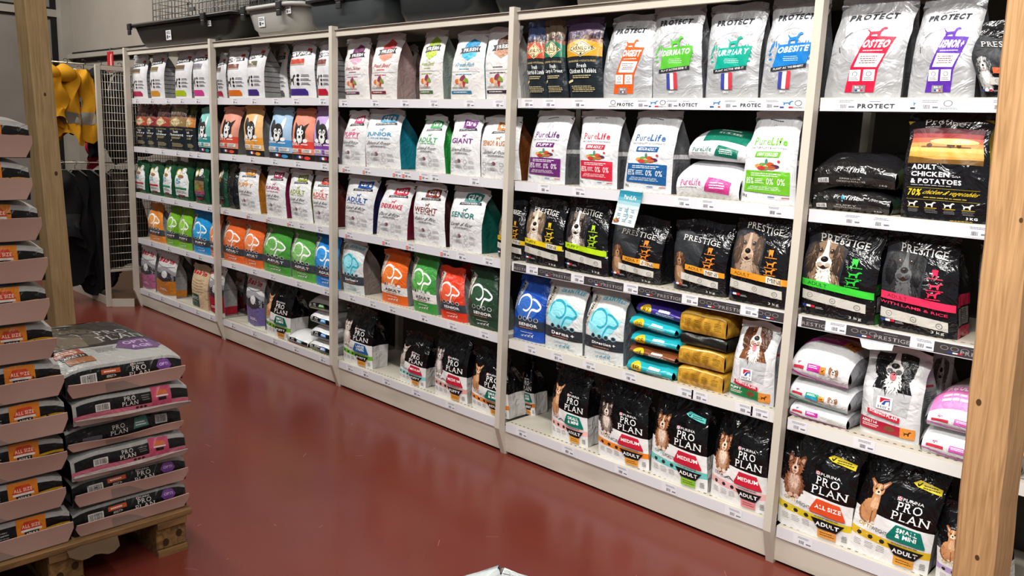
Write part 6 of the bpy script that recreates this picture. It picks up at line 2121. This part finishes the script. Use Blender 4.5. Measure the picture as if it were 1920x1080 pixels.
garment('yellow dog raincoat nearest the wire grid panel', (-0.34, -0.165, 1.79), RZ, 0.50, 0.16, 0.17, Y, '#8a857c', 3, 0.09, GY, tagc='#8f8b86')
garment('crimson pink dog coat hanging below the yellow raincoats', (-0.5, -0.06, 1.36), 0.7, 0.3, 0.12, 0.1, '#a81f3a', '#1b1b1d', 9, 0.06, 'small dog coats')
garment('black dog coat high behind the yellow raincoats', (-0.62, -0.1, 1.76), 0.8, 0.42, 0.2, 0.24, '#141415', None, 5, 0.09, 'black dog coats on the upper rail', hood=True)
garment('black dog coat on the upper rail next to the grid panel frame', (-0.34, -0.05, 1.79), 0.75, 0.62, 0.14, 0.2, '#161516', None, 6, 0.09, 'black dog coats on the upper rail', hood=True)
garment('black and grey dog coat seen through the wire grid, upper rail', (-0.34, 0.1, 1.79), 0.7, 0.66, 0.2, 0.26, '#1d1b1b', '#3a3434', 7, 0.08, 'black dog coats on the upper rail')
garment('dark coat deep behind the wire grid, upper rail', (-0.34, 0.26, 1.79), 0.7, 0.6, 0.2, 0.24, '#231f1f', None, 8, 0.08, 'black dog coats on the upper rail')
garment('long black dog coat on the lower rail nearest the wooden post', (-0.42, -0.33, 1.035), 0.8, 0.55, 0.2, 0.28, '#121213', '#2a2b2c', 11, 0.08, 'black dog coats on the lower rail', hanger='#5a5650')
garment('long black dog coat on the lower rail, second from the wooden post', (-0.42, -0.24, 1.035), 0.75, 0.86, 0.2, 0.26, '#0f0f10', None, 12, 0.08, 'black dog coats on the lower rail', hanger='#6a655d')
garment('longest black dog coat on the lower rail, reaching the platform', (-0.42, -0.15, 1.035), 0.75, 0.94, 0.2, 0.25, '#101011', None, 13, 0.09, 'black dog coats on the lower rail', hanger='#77716a')
garment('black dog coat on the lower rail next to the white grid frame', (-0.42, -0.06, 1.035), 0.75, 0.9, 0.19, 0.24, '#131314', None, 14, 0.08, 'black dog coats on the lower rail', hanger='#a89f94')
garment('brown beige dog coat on the lower rail behind the wire grid', (-0.42, 0.06, 1.035), 0.75, 0.45, 0.18, 0.22, '#4a4038', None, 15, 0.07, 'dog coats on the lower rail behind the grid')
garment('black coat on the lower rail behind the wire grid', (-0.42, 0.17, 1.035), 0.75, 0.8, 0.2, 0.24, '#151414', None, 16, 0.08, 'dog coats on the lower rail behind the grid')
rs = thing('red_sign', 'small red hanging sign with a pale figure, left of the first upright', 'sign', (-1.05, 0.3, 1.99))
m = MB()
Q = np.array([[(-0.065, 0, -0.16), (0.065, 0, -0.16)], [(-0.065, 0, 0), (0.065, 0, 0)]])
m.box(-0.065, 0.0005, -0.16, 0.065, 0.004, 0, mat('#b01626', 'plastic'))
m.grid(Q, mat('#b01626', 'plastic'), False)
A = Art()
A.poly('#e0b8a0', (0.5, 0.1), (0.75, 0.1), (0.72, 0.75), (0.84, 0.9), (0.6, 0.85), (0.52, 0.6))
A.ell('#e0c0b4', 0.26, 0.16, 0.12, 0.09)
lay(m, A, Q, 'plastic')
m.build('sign_board', rs)
m = MB()
m.tube([(0, 0.002, 0), (0, 0.002, 0.03), (0, 0.25, 0.035)], 0.002, WIRE, 6)
m.build('hook', rs)
